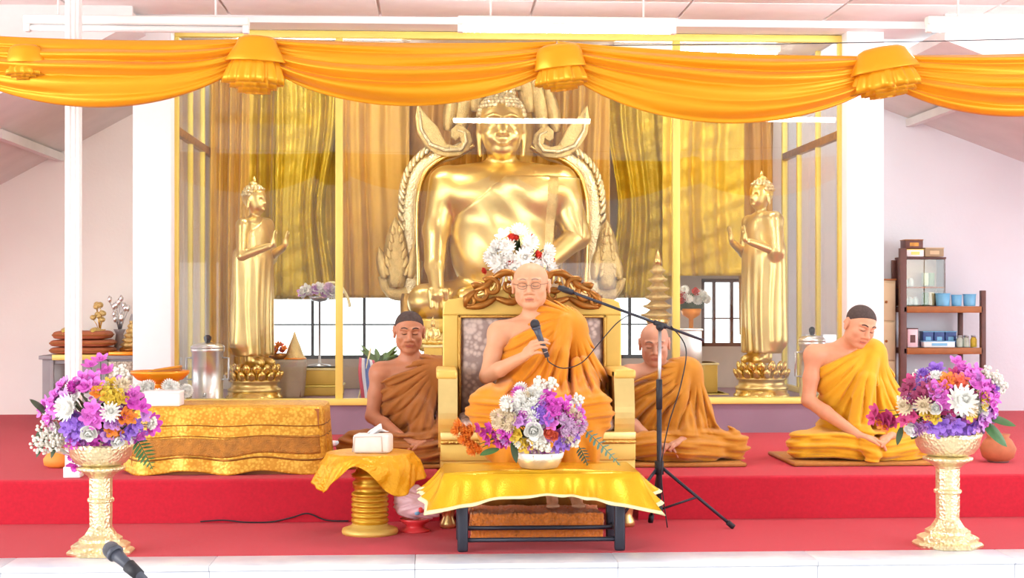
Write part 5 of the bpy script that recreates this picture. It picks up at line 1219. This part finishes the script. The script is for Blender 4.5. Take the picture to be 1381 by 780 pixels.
# ------------------------------------------------------------------ things on the brocade table
ZB = zt_b = PZ(550, 8.32, 300)+.003
YQ = 8.78; c = P(216, 541, YQ); k = SZ(1, YQ)
t = thing('footed_tray', 'orange gilt footed tray on the left end of the brocade table', 'tray', (c.x, YQ, ZB))
ht = P(216, 498, YQ).z-ZB; u = ht/44
MB().lathe([(20*k, 0), (20*k, 3*u), (12*k, 8*u), (8*k, 16*u), (9*k, 20*u), (14*k, 25*u)], 32).build('foot', ORANGE, t)
MB().lathe([(12*k, 24*u), (30*k, 30*u), (38*k, 38*u), (39*k, 42*u), (36*k, 42*u), (28*k, 35*u), (3*k, 31*u)], 40).build('dish', ORANGE, t)
t2 = thing('folded_cloth', 'folded orange brown cloth lying in the footed tray', 'cloth', (c.x+.02, YQ, ZB+38*u))
MB().box((0, 0, .012), (.20, .11, .022), .01, R=Matrix.Rotation(-.12, 3, 'Y')).build('folded_layer', ROBE_B, t2); MB().box((.02, 0, .028), (.16, .10, .016), .008, R=Matrix.Rotation(-.15, 3, 'Y')).build('folded_layer', ROBE_C, t2)
YQ = 8.46; c = P(222, 551, YQ); k = SZ(1, YQ)
t = thing('offering_box', 'pale pink white box of white flowers on the brocade table', 'box', (c.x, YQ, ZB))
MB().box((0, 0, 9*k), (46*k, .15, 18*k), .006).build('box', mat('box_pale', srgb(244, 232, 236), .6), t); MB().box((0, 0, 18.5*k), (48*k, .16, 3*k), .004).build('box_lid', WHITE, t)
t = thing('flower_cluster', 'heap of white flowers lying in front of the orange footed tray', 'flowers', (c.x-.04, YQ+.12, ZB), 0); rnd = random.Random(5)
MB().ell((0, 0, .03), (.13, .06, .04), 14).build('greenery', LEAFD, t)
for i in range(22):
    a = rnd.uniform(-1, 1); b = rnd.random(); bloom('chrysanthemum', 'white', .075, (a*.15, -.05+.04*b, .03+.10*b*(1-.5*abs(a))), (a*.6, -.7, .6), t, rnd)
t = thing('orange_pouch', 'orange cloth pouch on the platform behind the white post', 'pouch', (PX(80, 8.75), 8.75, ZP))
MB().lathe([(.05, 0), (.085, .015), (.09, .05), (.06, .09), (.03, .115), (.028, .13), (.045, .155), (.02, .15)], 28, fn=lambda a, q: 1+.05*math.sin(9*a)*q).build('pouch_body', mat('pouch_orange', srgb(240, 150, 60), .6), t); MB().tube([(.032*math.cos(i*.4), .032*math.sin(i*.4), .122) for i in range(17)], .005, 6).build('tie_cord', WOOD_O, t)
t = thing('rolled_paper', 'small pale blue rolled paper on the platform beside the brocade table', 'paper', (PX(450, 9.9), 9.9, ZP)); MB().tube([(-.05, 0, .02), (.05, 0, .02)], .018, 14).build('roll', mat('paper_blue', srgb(206, 232, 240), .7), t); MB().tube([(-.012, 0, .02), (.012, 0, .02)], .0195, 14).build('paper_band', WHITE, t)
t = thing('clay_pot', 'small red brown pot at the far right of the platform', 'pot', (PX(1346, 8.75), 8.75, ZP)); MB().lathe([(.05, 0), (.09, .03), (.105, .08), (.08, .13), (.06, .145), (.07, .165), (.055, .16)], 28).build('pot_body', TERRA, t); MB().lathe([(.06, 0), (.062, .008), (.05, .012)], 24).build('foot_ring', MAROON, t)
# ------------------------------------------------------------------ inside the glass case
ZC = .446
def urn(px, w_, pyt, pyb, Y, label, nm='water_urn', base=None):
    k = SZ(1, Y); c = P(px, pyb, Y); zb = base if base is not None else ZC; t = thing(nm, label, 'urn', (c.x, Y, zb), 0, 'steel urns in the glass case'); h = P(px, pyt, Y).z-zb; r = w_*k/2
    MB().lathe([(r*.96, 0), (r, .01), (r, h*.06), (r*.94, h*.07), (r*.94, h*.74), (r, h*.75), (r, h*.80), (r*.95, h*.81)], 36).build('urn_body', SILVER, t)
    MB().lathe([(r*1.02, h*.80), (r*1.02, h*.83), (r*.8, h*.87), (r*.2, h*.89)], 36).build('lid', SILVER, t); MB().lathe([(r*.12, h*.88), (r*.22, h*.93), (r*.24, h*.97), (r*.1, h)], 18).build('lid_knob', BLACK, t)
    MB().tube([(0, -r*.9, h*.14), (0, -r-.04, h*.14), (0, -r-.045, h*.09)], .010, 10).build('spigot', STEEL, t)
    MB().tube([(r*.9, -.02, h*.66), (r+.035, -.02, h*.66), (r+.035, -.02, h*.34), (r*.9, -.02, h*.34)], .008, 8).build('handle', STEEL, t); MB().tube([(-r*.9, -.02, h*.66), (-r-.03, -.02, h*.66), (-r-.03, -.02, h*.34), (-r*.9, -.02, h*.34)], .008, 8).build('handle', STEEL, t)
    return t
urn(280, 44, 452, 540, 11.15, 'tall steel water urn with black knob at the left end of the glass case')
urn(1095, 36, 441, 540, 10.98, 'steel water urn at the right end of the glass case, behind the bowed person')
def steps(px0, px1, Y, tiers, label, nm='stepped_altar', d=.36, m1=GOLD_PAINT):
    x0, x1 = PX(px0, Y), PX(px1, Y); t = thing(nm, label, 'altar', ((x0+x1)/2, Y, ZC)); z = 0
    for i, (py, inset) in enumerate(tiers):
        z1 = PZ(py, Y-d/2, px0)-ZC; MB().box((0, 0, (z+z1)/2), (x1-x0-inset*2, d-inset, z1-z), .008).build('tier', m1, t); MB().box((0, 0, z1-.008), (x1-x0-inset*2+.02, d-inset+.02, .016), .005).build('tier_edge', CREAM if i % 2 else FRAME_YELLOW, t); z = z1
    return t, z+ZC
_, zst = steps(404, 459, 12.0, ((520, -.02), (497, .0)), 'gold stepped altar left of the first inner post')
_, zsr = steps(925, 966, 12.0, ((531, -.05), (490, .02)), 'gold stepped altar right of the third post')
_, zsm = steps(568, 600, 11.1, ((540, -.03), (466, .02)), 'gold altar box behind the person in the brown robe', d=.26)
# grey draped side table with small gold things
YG2 = 11.6; x0, x1 = PX(345, YG2), PX(411, YG2); zt2 = PZ(486, YG2, 380); t = thing('draped_table', 'small table under a hanging grey cloth beside the left standing statue', 'table', ((x0+x1)/2, YG2+.1, ZC)); hw = (x1-x0)/2
def dr(u, v):
    a = u*2*PI; r = (abs(math.cos(a))**6+abs(math.sin(a))**6)**(-1/6); x, y = math.cos(a)*r, math.sin(a)*r; return Vector((x*(hw+.012*v*math.sin(11*a)-.03*v*v), y*(.13+.012*v*math.sin(9*a)), (zt2-ZC)*(1-v)))
m = MB(); m.grid(dr, 90, 16, True); m.add([dr(i/90, 0) for i in range(90)]+[Vector((0, 0, zt2-ZC))], [(i, (i+1) % 90, 90) for i in range(90)], True); m.build('cloth', GREYCLOTH, t, solid=.003)
MB().b2(-hw+.03, hw-.03, -.10, .10, .005, zt2-ZC-.01).build('table_box', WOOD, t)
zt2 += .004
t = thing('gold_basket', 'gold paper basket with white frill on the grey draped table', 'basket', (PX(352, YG2), YG2+.08, zt2)); MB().lathe([(.05, 0), (.06, .05), (.055, .12), (.07, .15), (.06, .15)], 24, fn=lambda a, q: 1+.06*math.sin(12*a)*q).build('basket_body', GOLD_CARVED, t); MB().lathe([(.066, .145), (.078, .165), (.07, .17), (.055, .155)], 36, fn=lambda a, q: 1+.08*math.sin(16*a)).build('frill', WHITE, t)
t = thing('gold_cone', 'small gold cone offering on the grey draped table', 'offering', (PX(396, YG2), YG2+.08, zt2)); m = MB(); m.lathe([(.085, 0), (.085, .015), (.07, .03), (.045, .10), (.02, .16), (.004, .21)], 16, fn=lambda a, q: 1+.07*math.sin(8*a)); m.build('cone', GOLD_CARVED, t); MB().lathe([(.09, 0), (.092, .006), (.085, .012)], 24).build('rim', ORANGE, t)
t = thing('dried_flowers', 'low tuft of brown flowers on the grey draped table', 'flowers', (PX(374, YG2), YG2+.06, zt2)); MB().lathe([(.05, 0), (.07, .04), (.06, .045), (.02, .02)], 20).build('bowl', GOLD_BROWN, t); rnd = random.Random(8)
for i in range(12): bloom('orchid', rnd.choice(('orange', 'wine', 'coral')), .055, (rnd.uniform(-.06, .06), rnd.uniform(-.05, .02), rnd.uniform(.05, .12)), (rnd.uniform(-.5, .5), -.6, .5), t, rnd)
# white and pink flower basket on a slim pole stand
YF = 12.1; c = P(431, 404, YF); t = thing('flower_basket', 'basket of white and pink flowers with arched handle on the window line', 'flowers', (c.x, YF, ZC)); hz = c.z-ZC
zz0 = zst-ZC
MB().lathe([(.09, zz0), (.09, zz0+.012), (.012, zz0+.025), (.009, zz0+.1), (.009, hz-.02), (.06, hz-.01), (.09, hz+.03), (.08, hz+.03), (.02, hz)], 20).build('pole_stand', STEEL, t)
MB().tube(smooth_path([(-.02, 0, hz), (.05, 0, hz+.12), (.15, 0, hz+.12), (.22, 0, hz+.02), (.24, .0, hz-.06)], 20), .012, 8).build('handle', CREAM, t); rnd = random.Random(12)
for i in range(22): a = rnd.uniform(-1, 1); b = rnd.random(); bloom(rnd.choice(('chrysanthemum', 'orchid')), rnd.choice(('white', 'white', 'pinkwhite', 'lilac')), .10, (a*.15, -.06-.03*b, hz+.03+.09*b*(1-.6*abs(a))), (a*.5, -.8, .4), t, rnd)
YF = 11.9; c = P(932, 420, YF); t = thing('small_bouquet', 'small bouquet of white and red flowers in an orange bowl on the gold altar', 'flowers', (c.x, YF, zsr)); hz = c.z-zsr; rnd = random.Random(14)
MB().lathe([(.07, 0), (.07, .02), (.02, .06), (.015, .2), (.02, hz-.06), (.07, hz-.03), (.085, hz+.02), (.07, hz+.02), (.02, hz-.02)], 22).build('orange_bowl', ORANGE, t); MB().ell((0, 0, hz+.06), (.11, .08, .08), 14).build('greenery', LEAFD, t)
for i in range(16): a = rnd.uniform(-1, 1); b = rnd.random(); bloom('chrysanthemum' if i % 4 else 'rose', 'white' if i % 4 else 'red', .085, (a*.11, -.08, hz+.06+.15*b*(1-.5*abs(a))), (a*.5, -.8, .4), t, rnd)
t = thing('silver_box', 'mirror bright silver box on the gold altar at the right', 'box', (PX(921, 11.85)+.03, 11.83, zsr)); bw = SZ(34, 11.85)
MB().box((0, -.06, .13), (bw, .10, .26), .008).build('box', SILVER, t); MB().box((0, -.06, .265), (bw+.02, .11, .02), .006).build('lid', SILVER, t)
# tiered gold tree
YF = 11.5; c = P(887, 430, YF); t = thing('tiered_ornament', 'tall tiered gold offering tree left of the third post', 'ornament', (c.x, YF, ZC)); h0 = c.z-ZC; h1 = PZ(358, YF, 887)-ZC
MB().lathe([(.14, 0), (.14, .03), (.07, .07), (.045, .12), (.04, h0-.1), (.08, h0-.04), (.10, h0)], 28).build('stand', GOLD, t)
n = 6
for i in range(n): z = h0+(h1-h0)*i/n; dz = (h1-h0)/n; r = .115-.012*i; MB().lathe([(r*.6, z), (r, z+dz*.3), (r*1.05, z+dz*.45), (r*.75, z+dz*.6), (r*.5, z+dz)], 36, fn=lambda a, q: 1+.12*math.sin(9*a+i)*math.sin(PI*q)).build('tier', GOLD_CARVED, t)
MB().lathe([(.035, h1), (.03, h1+.04), (.005, h1+.12)], 14).build('spire', GOLD, t)
# flag leaning behind the brown robe
YF = 11.3; p0, p1 = P(483, 545, YF), P(500, 470, YF); t = thing('small_flag', 'small red, white and blue flag drooping from a leaning pole', 'flag', (p0.x, YF, ZC)); O = Vector(t.location); d = (p1-p0)
MB().tube([Vector((0, 0, 0)), Vector((d.x, 0, p1.z-ZC))], .006, 8).build('pole', CREAM, t); q = lambda px, py: P(px, py, YF)-O
st = ((FLAGRED, 0, 1/6), (FLAGWHITE, 1/6, 2/6), (FLAGBLUE, 2/6, 4/6), (FLAGWHITE, 4/6, 5/6), (FLAGRED, 5/6, 1))
def fg(u, v): a = q(485, 482).lerp(q(486, 544), u); b = q(505, 486).lerp(q(516, 542), u); p = a.lerp(b, v)+Vector((.02*math.sin(5*u)*(v-.5), -.02-.02*math.sin(9*v+3*u), 0)); return p
for mm, a, b in st: MB().grid(lambda u, v: fg(u, a+(b-a)*v), 16, 5).build('stripe', mm, t, solid=.003)
# plant in front of the window
t = thing('potted_plant', 'small leafy green plant in a pot before the bright window', 'plant', (PX(512, 12.1), 12.1, ZC)); hz = PZ(494, 12.1, 512)-ZC; m = MB(); rnd = random.Random(17)
MB().lathe([(.07, 0), (.10, max(.1, hz-.02)), (.11, max(.12, hz)), (.09, max(.12, hz)), (.02, hz*.8)], 22).build('pot', GREY, t)
for i in range(26): a = rnd.uniform(0, 6.28); l = rnd.uniform(.10, .22); leaf_blade(m, (0, 0, hz), (l*.8*math.cos(a), l*.5*math.sin(a), hz+l*rnd.uniform(.4, 1)), .045, .04, 5)
m.build('leaf_tuft', PLANTG, t)
# small gold seated statue behind the brown robe
YF = 11.1; h = PZ(428, YF, 584)-zsm; s = h/.92; t = thing('small_statue', 'small golden seated statue on the altar box beside the throne', 'statue', (PX(584, YF), YF, zsm)); sd = SDF((-.3, -.26, -.01), (.3, .22, h+.02), .006); k = lambda *a: tuple(q*s for q in a)
for a, b, ra, rb in (((-.1, 0, .1), (-.34, -.1, .09), .09, .07), ((.1, 0, .1), (.34, -.1, .09), .09, .07), ((-.34, -.1, .09), (.1, -.22, .08), .07, .05), ((.34, -.1, .09), (-.1, -.2, .11), .07, .05), ((-.17, 0, .5), (-.22, -.02, .3), .055, .045), ((-.22, -.02, .3), (-.2, -.2, .15), .045, .035), ((.17, 0, .5), (.22, -.02, .3), .055, .045), ((.22, -.02, .3), (.02, -.2, .2), .045, .035), ((0, 0, .52), (0, -.01, .64), .05, .05)): sd.cap(k(*a), k(*b), ra*s, rb*s, .03*s)
sd.ell(k(0, 0, .34), k(.16, .11, .24), .05*s); sd.ell(k(0, -.01, .72), k(.08, .09, .105), .02); sd.ell(k(0, 0, .83), k(.04, .04, .05), .02); sd.mesh('body', GOLD_STATUE, t); MB().lathe([(.2*s, 0), (.3*s, .02*s), (.26*s, .05*s)], 28, sq=(1, .65)).build('seat_disc', GOLD, t); MB().lathe([(.03*s, .86*s), (.02*s, .9*s), (.002, 1.0*s)], 12).build('flame_finial', GOLD, t)
# ------------------------------------------------------------------ right alcove: shelf and drawers
YS = 12.40; q = lambda px: PX(px, YS); zq = lambda py: PZ(py, YS, 1270)
x0, x1 = q(1214), q(1329); t = thing('open_shelf', 'dark wooden open shelf standing against the right alcove wall', 'shelf', ((x0+x1)/2, YS, ZP)); O = Vector(t.location)
def sb(nm, a, b, y0, y1, c, d, mm=WOOD, p=None): o = MB().b2(a-O.x, b-O.x, y0, y1, c-O.z, d-O.z, .004).build(nm, mm, p or t); return o
zl = zq(330)
for a, b, y0, y1, zt_ in ((1214, 1223, 0, .05, 335), (1323.5, 1330, 0, .05, 392), (1217, 1223, .28, .32, 350), (1309, 1315, .28, .32, 414)): sb('post', q(a), q(b), y0, y1, ZP, zq(zt_))
for py in (414, 470, 528): sb('shelf_board', q(1219), q(1326), .0, .32, zq(py+7.5), zq(py)); sb('front_edge', q(1223), q(1323.5), -.008, .006, zq(py+8), zq(py)+.004, WOOD_O)
S1, S2 = zq(414)+.006, zq(470)+.006
x0, x1 = q(1223), q(1281); t = thing('glass_cabinet', 'small wooden cabinet with glass doors on the top shelf', 'cabinet', ((x0+x1)/2, YS+.21, S1)); hw = (x1-x0)/2; h = zq(349)-S1
MB().b2(-hw, hw, .08, .10, 0, h).build('back_panel', TAN, t)
for s in (-1, 1): MB().b2(s*hw-(.016 if s > 0 else 0), s*hw+(.016 if s < 0 else 0), -.10, .10, 0, h).build('side_panel', WOOD, t)
MB().b2(-hw-.005, hw+.005, -.105, .105, h, h+.016).build('top_panel', WOOD, t); MB().b2(-hw, hw, -.10, .10, h*.38, h*.38+.01).build('inner_shelf', WOOD_O, t)
for s in (-1, 1): o = MB().b2(min(0, s*hw)+.004, max(0, s*hw)-.004, -.104, -.1, .01, h-.005).build('glass_door', GLASS, t)
cw = hw
for i in range(5): MB().lathe([(.022, 0), (.024, .01), (.024, .055), (.014, .065), (.014, .075)], 16, (-hw+.04+.045*i if i < 3 else -hw+.04+.05*(i-3), -.03, .002 if i < 3 else h*.38+.012)).build('jar', JAR, t)
for i in range(4): MB().box((.035+.05*(i % 2), -.02, (.06 if i < 2 else h*.38+.075)), (.045, .06, .11), .006).build('packet', (PLANTG, CREAM, mat('packet_lime', srgb(206, 222, 176), .6), PLANTG)[i], t)
zt3 = S1+h+.018
def carton(px0, px1, pyt, zb, Y, d, label, m1, nm='box', band=None, cat='box', grp='boxes on the open shelf'):
    x0, x1 = PX(px0, Y), PX(px1, Y); h = PZ(pyt, Y, px0)-zb; t = thing(nm, label, cat, ((x0+x1)/2, Y+d/2, zb), 0, grp); MB().box((0, 0, h/2), (x1-x0, d, h), .005).build('box_body', m1, t)
    MB().box((0, 0, h-.004), (x1-x0+.006, d+.006, .008), .002).build('flap', band or m1, t); MB().box((0, -d/2-.001, h*.45), ((x1-x0)*.5, .002, h*.4)).build('paper_label', band or WHITE, t); return zb+h+.001
zc1 = carton(1223, 1246, 336, zt3, YS+.06, .16, 'white carton with yellow lid on the left top of the shelf cabinet', WHITE, band=FRAME_YELLOW)
carton(1221, 1245, 323, zc1+.003, YS+.06, .14, 'dark brown box on the white carton, topmost on the shelf', WOOD, band=GOLD_BROWN)
carton(1248, 1273, 334, zt3, YS+.06, .16, 'brown cardboard box on the right top of the shelf cabinet', CARD, band=TAN)
def cup(px0, px1, pyt, zb, label, m1, inner):
    x0, x1 = PX(px0, YS+.06), PX(px1, YS+.06); r = (x1-x0)/2; h = PZ(pyt, YS+.06, px0)-zb; t = thing('cup', label, 'cup', ((x0+x1)/2, YS+.06+.0, zb), 0, 'blue cups on the top shelf'); MB().lathe([(r*.85, 0), (r*.9, h*.05), (r, h), (r*.94, h), (r*.8, h*.12), (.005, h*.1)], 28).build('cup_body', m1, t); MB().lathe([(r*.95, h*.55), (r*.9, h*.5), (.005, h*.52)], 24).build('contents', inner, t); MB().lathe([(r, h*.95), (r*1.04, h*.97), (r*1.03, h*1.02), (r*.97, h)], 28).build('rim', m1, t)
cup(1283, 1297, 398, S1, 'pale blue cup in the middle of the top shelf, right of the cabinet', BLUE, WHITE); cup(1262, 1281, 396, S1, 'pale blue cup standing against the glass doors of the shelf cabinet', BLUE, WHITE)
t = None
cup(1299, 1316, 397, S1, 'pale blue cup with crumpled white paper, at the right end of the top shelf', BLUE, WHITE)
carton(1224, 1238, 443, S2, YS+.05, .12, 'white and pink packet at the left of the second shelf', PINK, 'packet', MAROON, 'packet')
for i, (a, b) in enumerate(((1245, 1259), (1260, 1274), (1275, 1290))): carton(a, b, 447, S2, YS+.14, .10, ('navy blue packet in the middle row, nearest the pink packet', 'navy blue packet in the middle of three behind the white pack', 'navy blue packet nearest the glass jars on the second shelf')[i], NAVY, 'packet', BLUE, 'packet')
carton(1246, 1288, 460, S2, YS+.03, .08, 'long low white pack in front of the navy packets', WHITE, 'packet', BLUE, 'packet')
for i, (px, mm) in enumerate(((1294, JAR), (1303, JAR), (1313, FM['yellow']))):
    t = thing('jar', ('small glass jar beside the navy packets', 'second small glass jar from the navy packets', 'yellow jar at the right end of the second shelf')[i], 'jar', (PX(px, YS+.08), YS+.08, S2), 0, 'jars on the second shelf'); MB().lathe([(.024, 0), (.027, .008), (.027, .065), (.019, .078), (.019, .084)], 18).build('jar_body', mm, t); MB().lathe([(.021, .084), (.021, .10), (.005, .101)], 16).build('lid', STEEL, t)
carton(1226, 1250, 506, zq(528)+.006, YS+.05, .18, 'dark blue box on the lowest shelf', NAVY)
YD2 = 12.5; x0, x1 = PX(1182, YD2), PX(1208, YD2); t = thing('drawer_cabinet', 'tan drawer cabinet between the right column and the shelf', 'cabinet', ((x0+x1)/2, YD2+.12, ZP)); hw = (x1-x0)/2; zt4 = PZ(378, YD2)-ZP
MB().b2(-hw, hw, -.11, .13, 0, zt4).build('carcass', TAN, t); MB().b2(-hw-.008, hw+.008, -.125, .13, zt4, zt4+.014, .003).build('top_board', WOOD_O, t)
zz = [PZ(p, YD2)-ZP for p in (596, 542, 488, 434, 381)]
for a, b in zip(zz, zz[1:]): o = MB().b2(-hw+.006, hw-.006, -.124, -.11, max(a, .02)+.006, b-.006, .004).build('drawer', TAN, t); MB().ell((0, -.13, (a+b)/2), (.012, .012, .012), 10).build('knob', WOOD_O, o)
# ------------------------------------------------------------------ left alcove: grey cabinet with cushions
YL = 12.15; q = lambda px: PX(px, YL); zq = lambda py: PZ(py, YL, 110); x0, x1 = q(55), q(188); t = thing('grey_cabinet', 'low grey cabinet in the left alcove carrying cushions', 'cabinet', ((x0+x1)/2, YL+.25, ZP)); hw = (x1-x0)/2; O = Vector(t.location); ztp = zq(480)-ZP
MB().b2(-hw, hw, -.2, .3, 0, ztp-.03).build('carcass', GREY, t); MB().b2(-hw-.02, hw+.02, -.24, .31, ztp-.03, ztp, .004).build('top_board', GREY, t)
MB().b2(q(70)-O.x, q(93)-O.x, -.212, -.2, zq(545)-ZP, zq(491)-ZP, .004).build('dark_screen', DARKGLASS, t); MB().b2(q(144)-O.x, q(184)-O.x, -.212, -.2, zq(540)-ZP, zq(488)-ZP, .004).build('woven_panel', brocade('woven_grey', srgb(214, 200, 180), srgb(160, 142, 124), 60), t)
for a, b in ((66, 71), (93, 98), (139, 144)): MB().b2(q(a)-O.x, q(b)-O.x, -.218, -.2, .05, zq(486)-ZP, .003).build('stile', GREY, t)
m = MB().b2(q(70)-O.x, q(142)-O.x, -.25, .2, ztp+.001, ztp+.008, .002); m.b2(q(70)-O.x, q(142)-O.x, -.252, -.243, ztp-.035, ztp+.008, .002)
o = rel(m.build('yellow_runner', FRAME_YELLOW, None), thing('cabinet_runner', 'yellow cloth runner under the stacked cushions', 'cloth', t.location)); o.parent = bpy.data.objects['cabinet_runner']; o.location = (0, 0, 0)
m = MB().b2(q(146)-O.x, q(190)-O.x, -.25, .2, ztp+.001, ztp+.03, .004); o = m.build('orange_board', ORANGE, None); e = thing('orange_tray_board', 'orange board under the gold cone offering in the alcove', 'board', t.location); o.parent = e
z = ztp+ZP+.010; cwx = (q(63)+q(146))/2; hwc = (q(146)-q(63))/2
for i, (py, ins) in enumerate(((469, 0.), (459, .0), (447, .02))):
    h = zq(py)-z; t = thing('cushion', ('terracotta cushion at the bottom of the stack of three', 'terracotta cushion in the middle of the stack of three', 'terracotta cushion on top of the stack, with gold bows')[i], 'cushion', (cwx, YL+.2, z+.001), .02*(i-1), 'stacked terracotta cushions')
    def cf(u, v): a = u*2*PI; r = (abs(math.cos(a))**5+abs(math.sin(a))**5)**(-.2); b = -PI/2+PI*v; w_ = max(0, math.cos(b))**.45; return Vector((math.cos(a)*r*(hwc-ins)*(.6+.4*w_) if v not in (0, 1) else 0, math.sin(a)*r*.2*(.6+.4*w_) if v not in (0, 1) else 0, h/2+h/2*math.copysign(abs(math.sin(b))**.8, math.sin(b))*(.97)))
    MB().grid(cf, 60, 13, True).build('cushion_body', TERRA, t); MB().tube([cf(j/48, .5)*1.0 for j in range(49)], .008, 6).build('piping', WOOD_O, t)
    if i == 2:
        for dx in (-hwc*.5, hwc*.45): MB().ell((dx, -.05, h), (.05, .05, .028), 12).build('gold_bow', GOLD_CARVED, t); MB().tube([(dx, -.19, h*.4), (dx, -.17, h*.9), (dx, -.05, h+.01)], .016, 8).build('ribbon', FRAME_YELLOW, t)
    z += h+.003
t = thing('silver_flower_tree', 'silver metal flower spray in a vase behind the cushions', 'ornament', (q(146), YL+.44, ztp+ZP+.001)); zv = zq(446)-ztp-ZP
MB().lathe([(.04, 0), (.05, .03), (.03, zv*.8), (.05, zv), (.04, zv), (.01, zv*.7)], 18).build('vase', GREY, t); rnd = random.Random(3)
for i in range(13): x, zz_ = rnd.uniform(-.075, .075), zv+rnd.uniform(.06, .26)*1.0; x *= .5+zz_-zv*.9 if 0 else 1; MB().tube([(0, 0, zv*.8), (x*.5, -.01, (zv+zz_)/2), (x, -.03, zz_)], .003, 5).build('stem', STEEL, t); MB().ell((x, -.035, zz_+.02), (.018, .018, .03), 10).build('bud', SILVER, t)
t = thing('gold_flower_tree', 'gold metal flower spray behind the cushions, next to the post', 'ornament', (q(118), YL+.44, ztp+ZP+.001)); zv = zq(446)-ztp-ZP
MB().lathe([(.04, 0), (.05, .03), (.03, zv*.8), (.05, zv), (.04, zv), (.01, zv*.7)], 18).build('vase', GOLD, t)
for i in range(10): x, zz_ = rnd.uniform(-.06, .04), zv+rnd.uniform(.05, .20); MB().tube([(0, 0, zv*.8), (x*.5, -.01, (zv+zz_)/2), (x, -.03, zz_)], .003, 5).build('stem', GOLD, t); MB().ell((x, -.035, zz_+.015), (.026, .02, .022), 10).build('bud', GOLD_CARVED, t)
t = thing('gold_cone_offering', 'tall gold cone shaped offering on the orange board', 'ornament', (q(171), YL+.2, ztp+ZP+.032)); h = zq(424)-t.location.z
MB().lathe([(.095, 0), (.095, .02), (.08, .03)], 24).build('tray', GOLD_BROWN, t)
for i in range(6): r = .085*(1-i/6.5); z = .03+h*.75*i/6; MB().lathe([(r*.8, z), (r, z+.02), (r*.75, z+h*.12), (r*.5, z+h*.14)], 30, fn=lambda a, qq: 1+.15*math.sin(8*a+i)*math.sin(PI*qq)).build('tier', GOLD_CARVED, t)
MB().lathe([(.015, h*.78), (.02, h*.84), (.004, h)], 12).build('spire', GREY, t)
